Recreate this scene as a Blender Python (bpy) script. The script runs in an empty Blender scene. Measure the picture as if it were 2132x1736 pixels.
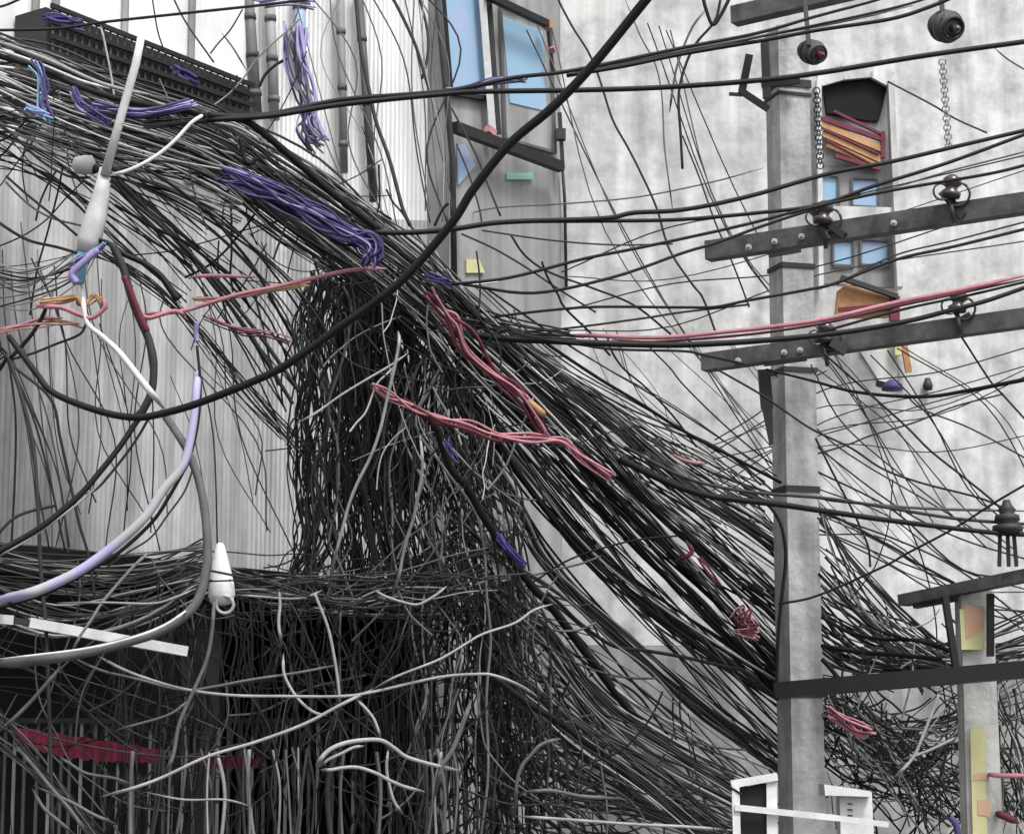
import bpy, bmesh, math, random
from mathutils import Vector, Matrix
random.seed(11)
sc = bpy.context.scene
C = sc.collection
# ------------------------------------------------------------------ camera
LENS, CZ, PITCH = 78.0, 3.2, math.radians(9.0)
FPX = LENS/36*2132
CAM = Vector((0, 0, CZ))
cd = bpy.data.cameras.new('camera'); cam = bpy.data.objects.new('camera', cd); C.objects.link(cam)
cam.location = CAM; cam.rotation_euler = (math.pi/2+PITCH, 0, 0)
cd.lens = LENS; cd.sensor_width = 36; cd.clip_end = 500
sc.camera = cam
cp, sp = math.cos(PITCH), math.sin(PITCH)
def ray(px, py):
    a = (px-1066)/FPX; b = -(py-868)/FPX
    return Vector((a, cp - b*sp, sp + b*cp))
def P(px, py, Y):
    r = ray(px, py); return CAM + r*(Y/r.y)
def plane(px1, Y1, px2, Y2):
    """vertical wall through two picture columns at given depths; returns mapper and the two ground points"""
    a = P(px1, 1600, Y1); b = P(px2, 1600, Y2)
    d = (b-a); n = Vector((-d.y, d.x, 0)).normalized()
    if n.y > 0: n = -n
    def f(px, py, off=0.0):
        r = ray(px, py); o = a + n*off
        t = (o-CAM).dot(n)/r.dot(n)
        return CAM + r*t
    f.n = n; f.a = a; f.b = b; f.d = d.normalized()
    return f
def m_px(Y): return Y/FPX

# ------------------------------------------------------------------ materials
def mat(name, col, rough=0.6, spec=0.3, var=0.25, scale=8.0, bump=0.0, metal=0.0, streak=0.0, dark=None, contrast=(0.35, 0.7)):
    m = bpy.data.materials.new(name); m.use_nodes = True
    nt = m.node_tree; b = nt.nodes['Principled BSDF']
    b.inputs['Roughness'].default_value = rough; b.inputs['Metallic'].default_value = metal
    b.inputs['Specular IOR Level'].default_value = spec
    tc = nt.nodes.new('ShaderNodeTexCoord'); mp = nt.nodes.new('ShaderNodeMapping')
    nt.links.new(tc.outputs['Object'], mp.inputs[0])
    no = nt.nodes.new('ShaderNodeTexNoise'); no.inputs['Scale'].default_value = scale; no.inputs['Detail'].default_value = 9
    no.inputs['Roughness'].default_value = 0.65
    nt.links.new(mp.outputs[0], no.inputs['Vector'])
    cr = nt.nodes.new('ShaderNodeValToRGB')
    c2 = dark if dark else tuple(c*(1-var) for c in col)
    cr.color_ramp.elements[0].position = contrast[0]; cr.color_ramp.elements[0].color = (*c2, 1)
    cr.color_ramp.elements[1].position = contrast[1]; cr.color_ramp.elements[1].color = (*col, 1)
    nt.links.new(no.outputs['Fac'], cr.inputs[0])
    out = cr.outputs[0]
    if streak:
        mp2 = nt.nodes.new('ShaderNodeMapping'); mp2.inputs['Scale'].default_value = (5, 5, 0.35)
        nt.links.new(tc.outputs['Object'], mp2.inputs[0])
        n2 = nt.nodes.new('ShaderNodeTexNoise'); n2.inputs['Scale'].default_value = 1.6; n2.inputs['Detail'].default_value = 8
        nt.links.new(mp2.outputs[0], n2.inputs['Vector'])
        r2 = nt.nodes.new('ShaderNodeValToRGB'); r2.color_ramp.elements[0].position = .38; r2.color_ramp.elements[1].position = .62
        v = 1-streak
        r2.color_ramp.elements[0].color = (v, v, v, 1); r2.color_ramp.elements[1].color = (1, 1, 1, 1)
        nt.links.new(n2.outputs['Fac'], r2.inputs[0])
        mx = nt.nodes.new('ShaderNodeMixRGB'); mx.blend_type = 'MULTIPLY'; mx.inputs[0].default_value = 1
        nt.links.new(out, mx.inputs[1]); nt.links.new(r2.outputs[0], mx.inputs[2]); out = mx.outputs[0]
    nt.links.new(out, b.inputs['Base Color'])
    if bump:
        bp = nt.nodes.new('ShaderNodeBump'); bp.inputs['Strength'].default_value = bump; bp.inputs['Distance'].default_value = .02
        n3 = nt.nodes.new('ShaderNodeTexNoise'); n3.inputs['Scale'].default_value = scale*5; n3.inputs['Detail'].default_value = 6
        nt.links.new(tc.outputs['Object'], n3.inputs['Vector'])
        nt.links.new(n3.outputs['Fac'], bp.inputs['Height']); nt.links.new(bp.outputs[0], b.inputs['Normal'])
    return m
def cablemat(name, col, rough=.62): return mat(name, col, rough, .22, .45, 6.0)
M = {
 'k': cablemat('black_rubber', (.011, .011, .0115), .6), 'd': cablemat('dark_rubber', (.024, .024, .025), .6),
 'm': cablemat('worn_rubber', (.05, .05, .051)), 'g': cablemat('grey_sheath', (.14, .14, .14)),
 'l': cablemat('pale_and_sunlit_sheath', (.36, .36, .36)), 'w': cablemat('white_sheath', (.82, .82, .82)),  # pale tone also paints the sunlit tops of wires in dark areas
 'p': cablemat('violet_sheath', (.085, .07, .19)), 'P': cablemat('lilac_sheath', (.36, .32, .58)),
 'n': cablemat('navy_sheath', (.035, .025, .15)), 'b': cablemat('sky_blue_sheath', (.25, .48, .68)),
 'r': cablemat('dark_red_sheath', (.13, .03, .045)), 'R': cablemat('pink_red_sheath', (.50, .22, .26)),
 'o': cablemat('orange_sheath', (.50, .31, .17)), 'y': cablemat('ochre_sheath', (.50, .27, .10)),
}
M['X'] = mat('weather_dyed_sheath', (.36, .36, .37), .6, .2, dark=(.34, .32, .50), scale=2.4, contrast=(.46, .54))
M['Z'] = mat('blue_dyed_sheath', (.34, .34, .52), .6, .2, dark=(.26, .44, .60), scale=2.2, contrast=(.42, .56))
W_white = mat('white_plaster', (.80, .80, .79), .85, .2, .16, 1.6, .15, streak=.14, contrast=(.3, .6))
W_right = mat('stained_plaster', (.64, .64, .635), .9, .15, dark=(.38, .38, .38), scale=3.4, bump=.18, streak=.26, contrast=(.34, .60))
W_low = mat('sooty_concrete', (.42, .42, .415), .9, .2, dark=(.20, .20, .20), scale=2.2, bump=.3, streak=.3)
W_grey = mat('shade_grey_plaster', (.38, .38, .38), .85, .2, dark=(.25, .25, .25), scale=1.4, bump=.2, streak=.28)  # grey holds the shade of the recessed bay in its colour
W_left = mat('weathered_sheet', (.60, .60, .60), .8, .2, dark=(.42, .42, .425), scale=1.8, bump=.2, streak=.38)
W_sheet = mat('painted_sheet', (.84, .84, .84), .6, .3, dark=(.72, .72, .72), scale=1.5, bump=.1, streak=.18)
CONC = mat('pole_concrete', (.62, .62, .61), .9, .2, dark=(.34, .34, .34), scale=5, bump=.4, streak=.30)
CONC2 = mat('pale_pole_concrete', (.66, .66, .63), .9, .2, dark=(.40, .40, .39), scale=5, bump=.4, streak=.25)
STEEL = mat('crossarm_steel', (.15, .15, .15), .75, .3, dark=(.05, .05, .05), scale=7, metal=.2)
IRON = mat('black_iron', (.03, .03, .03), .6, .4, scale=7)
DARK = mat('shade_dark_interior', (.03, .03, .03), .9, .1, scale=3)  # near-black colour puts the shade under the canopy into the surfaces
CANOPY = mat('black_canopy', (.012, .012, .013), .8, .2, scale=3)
PORC = mat('brown_porcelain', (.055, .045, .045), .25, .6, scale=9)
GALV = mat('galvanised_steel', (.42, .42, .42), .5, .5, scale=12, metal=.3)
WHITE = mat('white_plastic', (.72, .72, .71), .5, .35, .22, 7, .15, streak=.15)
PALEPL = mat('clouded_plastic', (.60, .60, .60), .5, .35, .3, 7, streak=.15)
GLASS = mat('sky_tinted_glass', (.25, .40, .54), .45, .25, dark=(.36, .38, .58), scale=1.2, contrast=(.36, .5))
RED = mat('dark_red_fabric', (.15, .018, .04), .8, .2, .45, 4)
ORANGE = mat('orange_slat', (.50, .30, .14), .6, .3, dark=(.30, .15, .07), scale=6)
MAROON = mat('maroon_slat', (.17, .03, .055), .6, .3, .4, 6)
OCHRE = mat('ochre_paper', (.58, .56, .30), .8, .2, .15, 8)
SALMON = mat('salmon_paper', (.60, .38, .26), .8, .2, .15, 8)
ASPH = mat('asphalt', (.055, .055, .055), .9, .2, .4, 3, .4)
PAVE = mat('pavement_concrete', (.28, .28, .27), .9, .2, .4, 3, .4)
TEAL = mat('faded_teal', (.30, .55, .46), .7, .3, .15, 6)

# ------------------------------------------------------------------ object helpers
def tag(o, label=None, cat=None, group=None, kind=None):
    if label: o['label'] = label
    if cat: o['category'] = cat
    if group: o['group'] = group
    if kind: o['kind'] = kind
    return o
def mk(name, verts, faces, material, parent=None, smooth=False):
    me = bpy.data.meshes.new(name); me.from_pydata([tuple(v) for v in verts], [], faces); me.update()
    mats = material if isinstance(material, (list, tuple)) else [material]
    for x in mats: me.materials.append(x)
    if smooth: me.polygons.foreach_set('use_smooth', [True]*len(me.polygons))
    o = bpy.data.objects.new(name, me); C.objects.link(o)
    if parent:
        o.parent = parent
        bpy.context.view_layer.update()
        o.matrix_parent_inverse = parent.matrix_world.inverted() if parent.parent is None else parent.matrix_world.inverted()
    return o
def empty(name, loc, label, cat, group=None):
    o = bpy.data.objects.new(name, None); o.location = loc; o.empty_display_size = .2; C.objects.link(o)
    bpy.context.view_layer.update()
    return tag(o, label, cat, group)
class MB:
    def __init__(s): s.v = []; s.f = []
    def hexa(s, q, ):  # 8 points: 4 front ccw, 4 back
        i = len(s.v); s.v += [Vector(x) for x in q]
        s.f += [tuple(i+k for k in t) for t in ((0,1,2,3),(7,6,5,4),(0,4,5,1),(1,5,6,2),(2,6,7,3),(3,7,4,0))]
    def bar(s, a, b, w, h, up=Vector((0,0,1)), w2=None, h2=None):
        a = Vector(a); b = Vector(b); d = (b-a).normalized()
        if abs(d.dot(up)) > .98: up = Vector((0,1,0))
        sd = d.cross(up).normalized(); u = sd.cross(d).normalized()
        w2 = w if w2 is None else w2; h2 = h if h2 is None else h2
        q = [a-sd*w/2-u*h/2, a+sd*w/2-u*h/2, a+sd*w/2+u*h/2, a-sd*w/2+u*h/2,
             b-sd*w2/2-u*h2/2, b+sd*w2/2-u*h2/2, b+sd*w2/2+u*h2/2, b-sd*w2/2+u*h2/2]
        s.hexa(q)
    def slab(s, pts, n, th):  # polygon (list of 4 pts) extruded along n by th
        n = Vector(n); q = [Vector(p) for p in pts]; s.hexa(q+[p+n*th for p in q])
    def tube(s, pts, rad, sides=6, cap=True):
        n = len(pts); base = len(s.v)
        pv = None
        for i in range(n):
            t = (pts[min(i+1, n-1)]-pts[max(i-1, 0)])
            if t.length < 1e-9: t = Vector((0,0,1))
            t.normalize()
            if pv is None:
                ref = Vector((0,1,0)) if abs(t.y) < .9 else Vector((1,0,0))
                u = t.cross(ref).normalized()
            else:
                u = (pv - t*pv.dot(t))
                u = u.normalized() if u.length > 1e-6 else t.cross(Vector((1,0,0))).normalized()
            pv = u; w = t.cross(u)
            r = rad[i] if isinstance(rad, (list, tuple)) else rad
            for k in range(sides):
                a = 2*math.pi*k/sides
                s.v.append(pts[i] + u*(math.cos(a)*r) + w*(math.sin(a)*r))
        for i in range(n-1):
            for k in range(sides):
                k2 = (k+1) % sides
                s.f.append((base+i*sides+k, base+i*sides+k2, base+(i+1)*sides+k2, base+(i+1)*sides+k))
        if cap:
            s.f.append(tuple(base+k for k in range(sides))[::-1]); s.f.append(tuple(base+(n-1)*sides+k for k in range(sides)))
    def lathe(s, o, axis, prof, sides=14):
        axis = Vector(axis).normalized(); o = Vector(o)
        s.tube([o+axis*z for z, r in prof], [max(r, .0005) for z, r in prof], sides)
    def torus(s, c, n, R, r, k=18, sides=6, arc=1.0):
        n = Vector(n).normalized(); u = n.orthogonal().normalized(); w = n.cross(u)
        s.tube([Vector(c)+u*math.cos(2*math.pi*arc*i/k)*R+w*math.sin(2*math.pi*arc*i/k)*R for i in range(k+1)], r, sides)
    def build(s, name, material, parent=None, smooth=False): return mk(name, s.v, s.f, material, parent, smooth)

def spline(pts, seg):
    """catmull-rom through Vectors"""
    n = len(pts); out = []
    if n == 2:
        return [pts[0].lerp(pts[1], i/seg) for i in range(seg+1)]
    for i in range(n-1):
        p0 = pts[i-1] if i else pts[0]*2-pts[1]; p1 = pts[i]; p2 = pts[i+1]; p3 = pts[i+2] if i+2 < n else pts[-1]*2-pts[-2]
        for j in range(seg):
            t = j/seg; t2 = t*t; t3 = t2*t
            out.append(.5*((2*p1)+(-p0+p2)*t+(2*p0-5*p1+4*p2-p3)*t2+(-p0+3*p1-3*p2+p3)*t3))
    out.append(pts[-1].copy()); return out

# ------------------------------------------------------------------ cables
def cable_pts(pts, Y, jit=0.0, seg=6):
    n = len(pts); Y0, Y1 = (Y if isinstance(Y, tuple) else (Y, Y))
    L = [0]
    for i in range(1, n): L.append(L[-1]+math.hypot(pts[i][0]-pts[i-1][0], pts[i][1]-pts[i-1][1]))
    T = L[-1] or 1
    vs = [Vector((p[0]+random.gauss(0, jit), p[1]+random.gauss(0, jit), Y0+(Y1-Y0)*L[i]/T)) for i, p in enumerate(pts)]
    vs = spline(vs, seg)
    return [P(v.x, v.y, v.z) for v in vs]
NC = 0
def dive(w, amt=.4, frac=6):
    n = len(w); m = max(3, n//frac)
    for i in range(n):
        e = min(i, n-1-i)
        if e < m: w[i] = CAM+(w[i]-CAM)*(1+(1-e/m)**2*amt/w[i].y)
def cable(label, pts, hw, tone, Y, group=None, name='cable', cat='cable', jit=0.0):
    global NC; NC += 1
    w = cable_pts(pts, Y, jit)
    n = len(w)
    tips = None
    if group is None and tone in 'lgRrowX' and name == 'cable':   # loose ends sink back into the tangle
        m = max(3, n//8)
        for i in range(n):
            e = min(i, n-1-i)
            if e < m: q = (1-e/m)**2*.55; w[i] = CAM+(w[i]-CAM)*(1+q/w[i].y)
        tips = m
    if isinstance(hw, tuple): rad = [(hw[0]+(hw[1]-hw[0])*i/(n-1))*m_px(w[i].y) for i in range(n)]
    else: rad = [hw*m_px(p.y) for p in w]
    if tips: rad = [r_*min(1, .35+.65*min(i, n-1-i)/3) for i, r_ in enumerate(rad)]
    b = MB(); b.tube(w, rad, 8)
    o = b.build(name, M[tone], None, True)
    return tag(o, label, cat, group)
def bunch(label, pts, hw, tones, Y, n, r=2.2, group=None, name='cable_bundle', cat='cable bundle', jit=3.0):
    """several strands taped together, moves as one thing: Empty with strand parts"""
    root = empty(name, P(pts[0][0], pts[0][1], Y[0] if isinstance(Y, tuple) else Y), label, cat, group)
    for i in range(n):
        dx, dy = random.uniform(-hw, hw), random.uniform(-hw, hw)
        q = [(x+dx*random.uniform(.6, 1.1), y+dy*random.uniform(.6, 1.1)) for x, y in pts]
        dY = random.uniform(-.05, .05)
        w = cable_pts(q, (Y[0]+dY, Y[1]+dY) if isinstance(Y, tuple) else Y+dY, jit)
        b = MB(); rr = r*random.uniform(.7, 1.3); b.tube(w, [rr*m_px(p.y) for p in w], 6)
        b.build('strand', M[random.choice(tones)], root, True)
    return root

STUFF = {k: MB() for k in M}
def fam(n_ind, n_stuff, secs, r, tones, Y, jit=6, sig=.12, label='', group='', seg=5, wave=0, cut=0.0, k=.55, rs=.72):
    n_ind = int(n_ind*.5+.5) if n_ind else 0; n_stuff = int(n_stuff*k); r = (r[0]*rs, r[1]*rs)
    for i in range(n_ind+n_stuff):
        t = random.uniform(-1, 1)
        pts = []
        for k, (x, y, dx, dy) in enumerate(secs):
            tt = t + random.gauss(0, sig)
            tt = max(-1.15, min(1.15, tt))
            pts.append((x+tt*dx+random.gauss(0, jit), y+tt*dy+random.gauss(0, jit)))
        if cut and len(pts) > 2 and random.random() < cut:
            if random.random() < .5: pts = pts[1:]
            else: pts = pts[:-1]
        if cut:
            for e, f in ((0, 1), (-1, -2)):
                q_ = random.uniform(-.12, .5)
                pts[e] = (pts[e][0]+(pts[f][0]-pts[e][0])*q_, pts[e][1]+(pts[f][1]-pts[e][1])*q_)
        if wave:
            q = [pts[0]]
            for a, b_ in zip(pts, pts[1:]):
                q.append(((a[0]+b_[0])/2+random.gauss(0, wave), (a[1]+b_[1])/2+random.gauss(0, wave))); q.append(b_)
            pts = q
        Ya, Yb = Y[0], Y[1]
        y0 = random.uniform(Ya, Yb); y1 = y0+random.uniform(-.15, .15)
        if len(Y) == 4: u = random.random(); y0 = Y[0]+(Y[1]-Y[0])*u; y1 = Y[2]+(Y[3]-Y[2])*u
        tone = random.choice(tones); rr = random.uniform(*r)*(random.uniform(1.5, 1.9) if random.random() < .06 and r[1] > 2.2 else 1)
        if i < n_ind:
            rr = random.uniform((r[0]+r[1])/2, r[1]*1.15)
            cable(label, pts, rr, tone, (y0, y1), group)
        else:
            w = cable_pts(pts, (y0, y1), 0, seg)
            if cut: dive(w, .35)
            STUFF[tone].tube(w, [rr*m_px(p.y) for p in w], 4, False)

# ================================================================== SETTING
b = MB(); b.slab([(-120, -60, -.02), (120, -60, -.02), (120, 200, -.02), (-120, 200, -.02)], (0, 0, -1), .3)
tag(b.build('ground', ASPH), kind='structure')
b = MB(); b.slab([(-40, 10.2, 0), (40, 10.2, 0), (40, 24, 0), (-40, 24, 0)], (0, 0, 1), .14)
tag(b.build('pavement', PAVE), kind='structure')

# walls -------------------------------------------------------------
PL = plane(0, 13.3, 515, 15.0)       # left shop house, receding to the right
XL0 = P(-500, 1600, PL(-500, 1600).y)
def wallbox(mb, a, b_, z0, z1, n, th):
    mb.slab([(a.x, a.y, z0), (b_.x, b_.y, z0), (b_.x, b_.y, z1), (a.x, a.y, z1)], n*-1, th)
# --- left building
rootL = empty('shop_house', (PL(200, 1600).x, PL(200, 1600).y, 0), 'pale shop house on the left with a dark caged balcony and a black shop opening', 'building')
zfas = PL(200, 1160).z; zmid = PL(200, 330).z
aL, bL = PL(-500, 1600), PL(513, 1600)
b = MB(); wallbox(b, aL, bL, zfas, zmid, PL.n, .2)
# ribbed sheet in front of the wall
NR = 90
vs = []; fs = []
for i in range(NR*2+1):
    p = aL.lerp(bL, i/(NR*2)); o = .012 + (.007 if i % 2 else 0)
    vs += [Vector((p.x, p.y, zfas))+PL.n*o, Vector((p.x, p.y, zmid))+PL.n*o]
for i in range(NR*2): k = 2*i; fs.append((k, k+2, k+3, k+1))
b.build('wall', W_left, rootL); mk('wall_sheet', vs, fs, W_left, rootL)
b = MB(); wallbox(b, aL, bL, zmid, 10.5, PL.n, .2); b.build('upper_wall', W_white, rootL)
# pilaster joints on upper wall
b = MB()
for x in (68, 110, 255, 395):
    p = PL(x, 100); b.bar(Vector((p.x, p.y, zmid))+PL.n*.02, Vector((p.x, p.y, 10))+PL.n*.02, .035, .05)
b.build('wall_trim', W_grey, rootL)
# balcony cage
root = empty('balcony_cage', PL(100, 60, .05), 'dark slatted balcony cage high on the left shop house', 'balcony')
q = [PL(95, 15, .30), PL(518, 182, .30), PL(518, 245, .30), PL(95, 112, .30)]
b = MB(); b.slab(q, PL.n*-1, .28); b.build('panel', IRON, root)
b = MB()
for i in range(30):
    t = (i+.5)/30
    a = q[0].lerp(q[1], t)+PL.n*.03; c = q[3].lerp(q[2], t)+PL.n*.03
    b.bar(a, c, .012, .012)
b.build('slats', M['g'], root)
b = MB()
for t in (.0, .33, .66, 1.0): b.bar(q[0].lerp(q[3], t)+PL.n*.05, q[1].lerp(q[2], t)+PL.n*.05, .02, .03)
b.build('rail', M['d'], root)
# canopy
root = empty('shop_canopy', PL(200, 1180), 'black flat canopy over the shop opening at lower left', 'canopy')
b = MB()
c0, c1 = PL(-300, 1096), PL(405, 1185)
zt = PL(0, 1130, .9).z
A_, B_ = PL(-300, 1130, .02), PL(395, 1180, .02)
w = MB(); q = [Vector((A_.x, A_.y, zt)), Vector((B_.x, B_.y, zt)), Vector((B_.x, B_.y, zt))+PL.n*.9, Vector((A_.x, A_.y, zt))+PL.n*.9]
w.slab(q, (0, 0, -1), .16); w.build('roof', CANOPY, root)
# front strip (white edge tube) under the canopy
root = empty('white_strip_light', PL(0, 1290, .5), 'long white batten running under the black canopy at lower left', 'strip light')
b = MB(); b.bar(P(-60, 1284, 10.95), P(28, 1291, 11.0), .05, .045); b.bar(P(60, 1296, 11.05), P(388, 1356, 11.4), .05, .05)
b.build('batten', WHITE, root)
b = MB(); b.bar(P(28, 1291, 11.0), P(60, 1296, 11.05), .03, .03); b.build('joint', IRON, root)
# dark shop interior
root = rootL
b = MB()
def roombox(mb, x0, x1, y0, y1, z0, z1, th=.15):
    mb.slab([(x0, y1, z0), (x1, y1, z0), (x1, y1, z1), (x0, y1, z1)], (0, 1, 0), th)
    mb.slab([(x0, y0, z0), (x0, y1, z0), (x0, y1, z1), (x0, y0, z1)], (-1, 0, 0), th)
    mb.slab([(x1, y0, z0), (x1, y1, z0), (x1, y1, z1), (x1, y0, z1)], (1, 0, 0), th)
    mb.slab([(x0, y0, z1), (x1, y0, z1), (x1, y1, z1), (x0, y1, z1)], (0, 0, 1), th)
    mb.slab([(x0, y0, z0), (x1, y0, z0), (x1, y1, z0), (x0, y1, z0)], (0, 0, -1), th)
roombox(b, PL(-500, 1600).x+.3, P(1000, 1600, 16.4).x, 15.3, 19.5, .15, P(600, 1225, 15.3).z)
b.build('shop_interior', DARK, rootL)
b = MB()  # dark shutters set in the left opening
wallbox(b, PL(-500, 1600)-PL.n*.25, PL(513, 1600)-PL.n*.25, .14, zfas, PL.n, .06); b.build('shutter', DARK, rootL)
# red awning band
root = empty('red_awning', PL(150, 1550, .5), 'dark red awning valance across the black shop opening at lower left', 'awning')
for k, (x0, y0, x1, y1, h) in enumerate(((28, 1512, 335, 1560, 46), (402, 1568, 540, 1578, 28))):
    n = 40; vs = []; fs = []
    for i in range(n+1):
        t = i/n; x = x0+(x1-x0)*t; y = y0+(y1-y0)*t
        Yd = 11.9+.9*x/500 + .02*math.sin(i*1.3)
        vs += [P(x, y+2*math.sin(i*.9), Yd), P(x, y+h*(.7+.3*math.sin(math.pi*min(1,t*1.2)))+3*math.sin(i*1.7), Yd-.04)]
    nn = len(vs); vs += [v+Vector((0, .012, 0)) for v in vs]
    for i in range(n):
        a = 2*i; fs.append((a, a+1, a+3, a+2)); fs.append((nn+a, nn+a+2, nn+a+3, nn+a+1))
        fs.append((a+1, nn+a+1, nn+a+3, a+3)); fs.append((a, a+2, nn+a+2, nn+a))
    mk('valance', vs, fs, RED, root)
# grille of closely spaced bars across the shop opening
gz0, gz1 = .2, P(600, 1500, 13.35).z
root = empty('shop_grille', P(600, 1736, 13.35), 'dark grille of closely spaced upright bars at the bottom left centre', 'grille')
for i in range(46):
    x = -40+i*23.5; g0 = P(x, 1600, 13.35)
    b = MB(); b.bar((g0.x, 13.35, gz0), (g0.x+random.gauss(0, .008), 13.35, gz1), .018, .018); b.build('bar', M['g'] if i % 3 else M['l'], root)
b = MB(); b.bar((P(-60, 1600, 13.35).x, 13.32, gz1), (P(1000, 1600, 13.35).x, 13.32, gz1), .03, .03); b.build('top_rail', M['m'], root)
# --- centre building
PC = plane(513, 15.0, 930, 15.15)
rootC = empty('sheet_clad_building', (PC(720, 1600).x, 15.2, 0), 'narrow white sheet clad building behind the knot of wires', 'building')
aC, bC = PC(513, 1600), PC(930, 1600)
zc0 = PC(700, 1215).z
b = MB(); wallbox(b, aC, bC, zc0, 10.5, PC.n, .2); b.build('wall', W_sheet, rootC)
vs = []; fs = []; NR = 44
for i in range(NR*2+1):
    p = aC.lerp(bC, i/(NR*2)); o = .012 + (.010 if i % 2 else 0)
    vs += [Vector((p.x, p.y, zc0))+PC.n*o, Vector((p.x, p.y, 10.5))+PC.n*o]
for i in range(NR*2): k = 2*i; fs.append((k, k+2, k+3, k+1))
zc1 = PC(700, 455).z
up = [Vector((v.x, v.y, zc1)) if v.z < 9 else v for v in vs]; lo = [Vector((v.x, v.y, zc1)) if v.z > 9 else v for v in vs]
mk('wall_sheet', up, fs, W_sheet, rootC); mk('lower_grey_wall_sheet', lo, fs, W_left, rootC)  # lower part of the cladding is greyer
def downpipe(name, x0, y0, x1, y1, hw, material, label, off=.1):
    a, c = PC(x0, y0, off), PC(x1, y1, off); L = (c-a)
    root = empty(name, c, label, 'pipe', None)
    b = MB(); b.tube([a, c], hw*m_px(15), 12); b.build('pipe', material, root, True)
    b = MB()
    for t in (.25, .55, .85):
        p = a.lerp(c, t); u = L.normalized(); b.tube([p-u*.02, p+u*.02], hw*m_px(15)*1.18, 12)
    b.build('bracket', STEEL, root, True)
downpipe('downpipe', 515, -30, 534, 235, 12, mat('dull_pipe', (.14, .14, .14), .6), 'thick dark grey downpipe at the corner beside the balcony cage')
downpipe('downpipe', 560, -30, 572, 250, 11, mat('mid_pipe', (.30, .30, .30), .6), 'mid grey downpipe second from the balcony cage')
downpipe('downpipe', 708, -30, 716, 360, 9, mat('grey_pipe', (.22, .22, .22), .6), 'slim grey downpipe right of the lilac wires')
downpipe('downpipe', 746, -30, 778, 420, 9, mat('dark_pipe', (.09, .09, .09), .6), 'dark downpipe leaning over the white sheet wall')
downpipe('downpipe', 623, -30, 625, 150, 13, mat('blue_pipe', (.34, .45, .62), .5), 'pale blue downpipe behind the hanging lilac wires')
# --- window bay, receding to the right
PW = plane(930, 15.0, 1172, 16.1)
rootW = empty('window_bay', (PW(1050, 1600).x, 15.6, 0), 'plaster bay in shaded grey with tall blue glazed windows above the thick black cable', 'building')
b = MB(); wallbox(b, PW(930, 1600), PW(1172, 1600), 1.2, 10.5, PW.n, .2); b.build('wall', W_grey, rootW)
def frame_window(root, corners, mull, matf, pane_mat, n, wt=.05):
    f = MB()
    for a, c in zip(corners, corners[1:]+corners[:1]): f.bar(a+n*.03, c+n*.03, wt, wt)
    o = f.build('window', matf, root)
    b = MB(); b.slab([c+n*.012 for c in corners], n*-1, .01); b.build('pane', pane_mat, o)
    if mull:
        b = MB()
        for a, c in mull: b.bar(a+n*.045, c+n*.045, wt*.9, wt*.9)
        b.build('mullion', WHITE, o)
    return o
cW = [PW(912, -60), PW(1000, -60), PW(1015, 208), PW(933, 196)]
frame_window(rootW, cW, None, M['d'], GLASS, PW.n, .03)
cW = [PW(1032, 20), PW(1136, 60), PW(1142, 235), PW(1050, 265)]
frame_window(rootW, [PW(1036, 10), PW(1140, 52), PW(1150, 320), PW(1046, 290)], None, M['g'], W_grey, PW.n, .02)
b = MB(); b.slab([PW(1046, 34, .02), PW(1130, 66, .02), PW(1138, 232, .02), PW(1062, 214, .02)], PW.n*-1, .012); 
b.build('sky_blue_pane', GLASS, rootW)  # bright sky blue is put into the pane colour
b = MB(); b.bar(PW(1000, -60, .08), PW(1026, 275, .08), .05, .05); b.build('white_mullion', WHITE, rootW)
b = MB(); b.bar(PW(1014, -60, .07), PW(1038, 280, .07), .04, .04); b.build('dark_mullion', M['m'], rootW)
b = MB(); b.bar(PW(946, 265, .14), PW(1168, 348, .14), .06, .075); b.build('window_sill', M['d'], rootW)
b = MB(); b.bar(PW(1015, -8, .14), PW(1138, 50, .14), .05, .05); b.build('window_head', M['d'], rootW)
b = MB(); b.bar(PW(1165, 235, .1), PW(1172, 352, .1), .03, .03); b.bar(PW(1168, 270, .1), PW(1168, 292, .1), .07, .07); b.build('stay', IRON, rootW); b = MB(); b.bar(PW(1140, 55, .1), PW(1152, 150, .1), .02, .02)
b.build('stay', IRON, rootW)
b = MB(); b.bar(PW(1133, 45, .12), PW(1146, 58, .12), .06, .06); b.build('hinge', ORANGE, rootW)
b = MB(); b.bar(PW(1014, 268, .13), PW(1028, 280, .13), .05, .05); b.build('latch', M['R'], rootW); b = MB(); b.bar(PW(1150, 98, .13), PW(1154, 108, .13), .05, .05); b.build('latch', M['R'], rootW)
b = MB(); b.slab([PW(953, 305, .02), PW(968, 300, .02), PW(990, 345, .02), PW(955, 385, .02)], PW.n*-1, .012); b.build('lower_pane', GLASS, rootW)
b = MB(); b.slab([PW(1056, 360, .02), PW(1110, 360, .02), PW(1110, 374, .02), PW(1056, 374, .02)], PW.n*-1, .012); b.build('teal_plate', TEAL, rootW)
b = MB(); b.slab([PW(972, 540, .02), PW(998, 540, .02), PW(1010, 568, .02), PW(972, 568, .02)], PW.n*-1, .012); b.build('ochre_plate', OCHRE, rootW)
b = MB(); b.tube([PW(1171, 350, .05), PW(1176, 420, .05), PW(1179, 600, .05)], .012, 8); b.build('conduit', M['m'], rootW, True); b = MB(); b.tube([PW(906, -40, .12), PW(928, 180, .12), PW(942, 330, .12), PW(946, 600, .12)], .022, 8)
b.build('conduit', M['m'], rootW, True)
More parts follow.
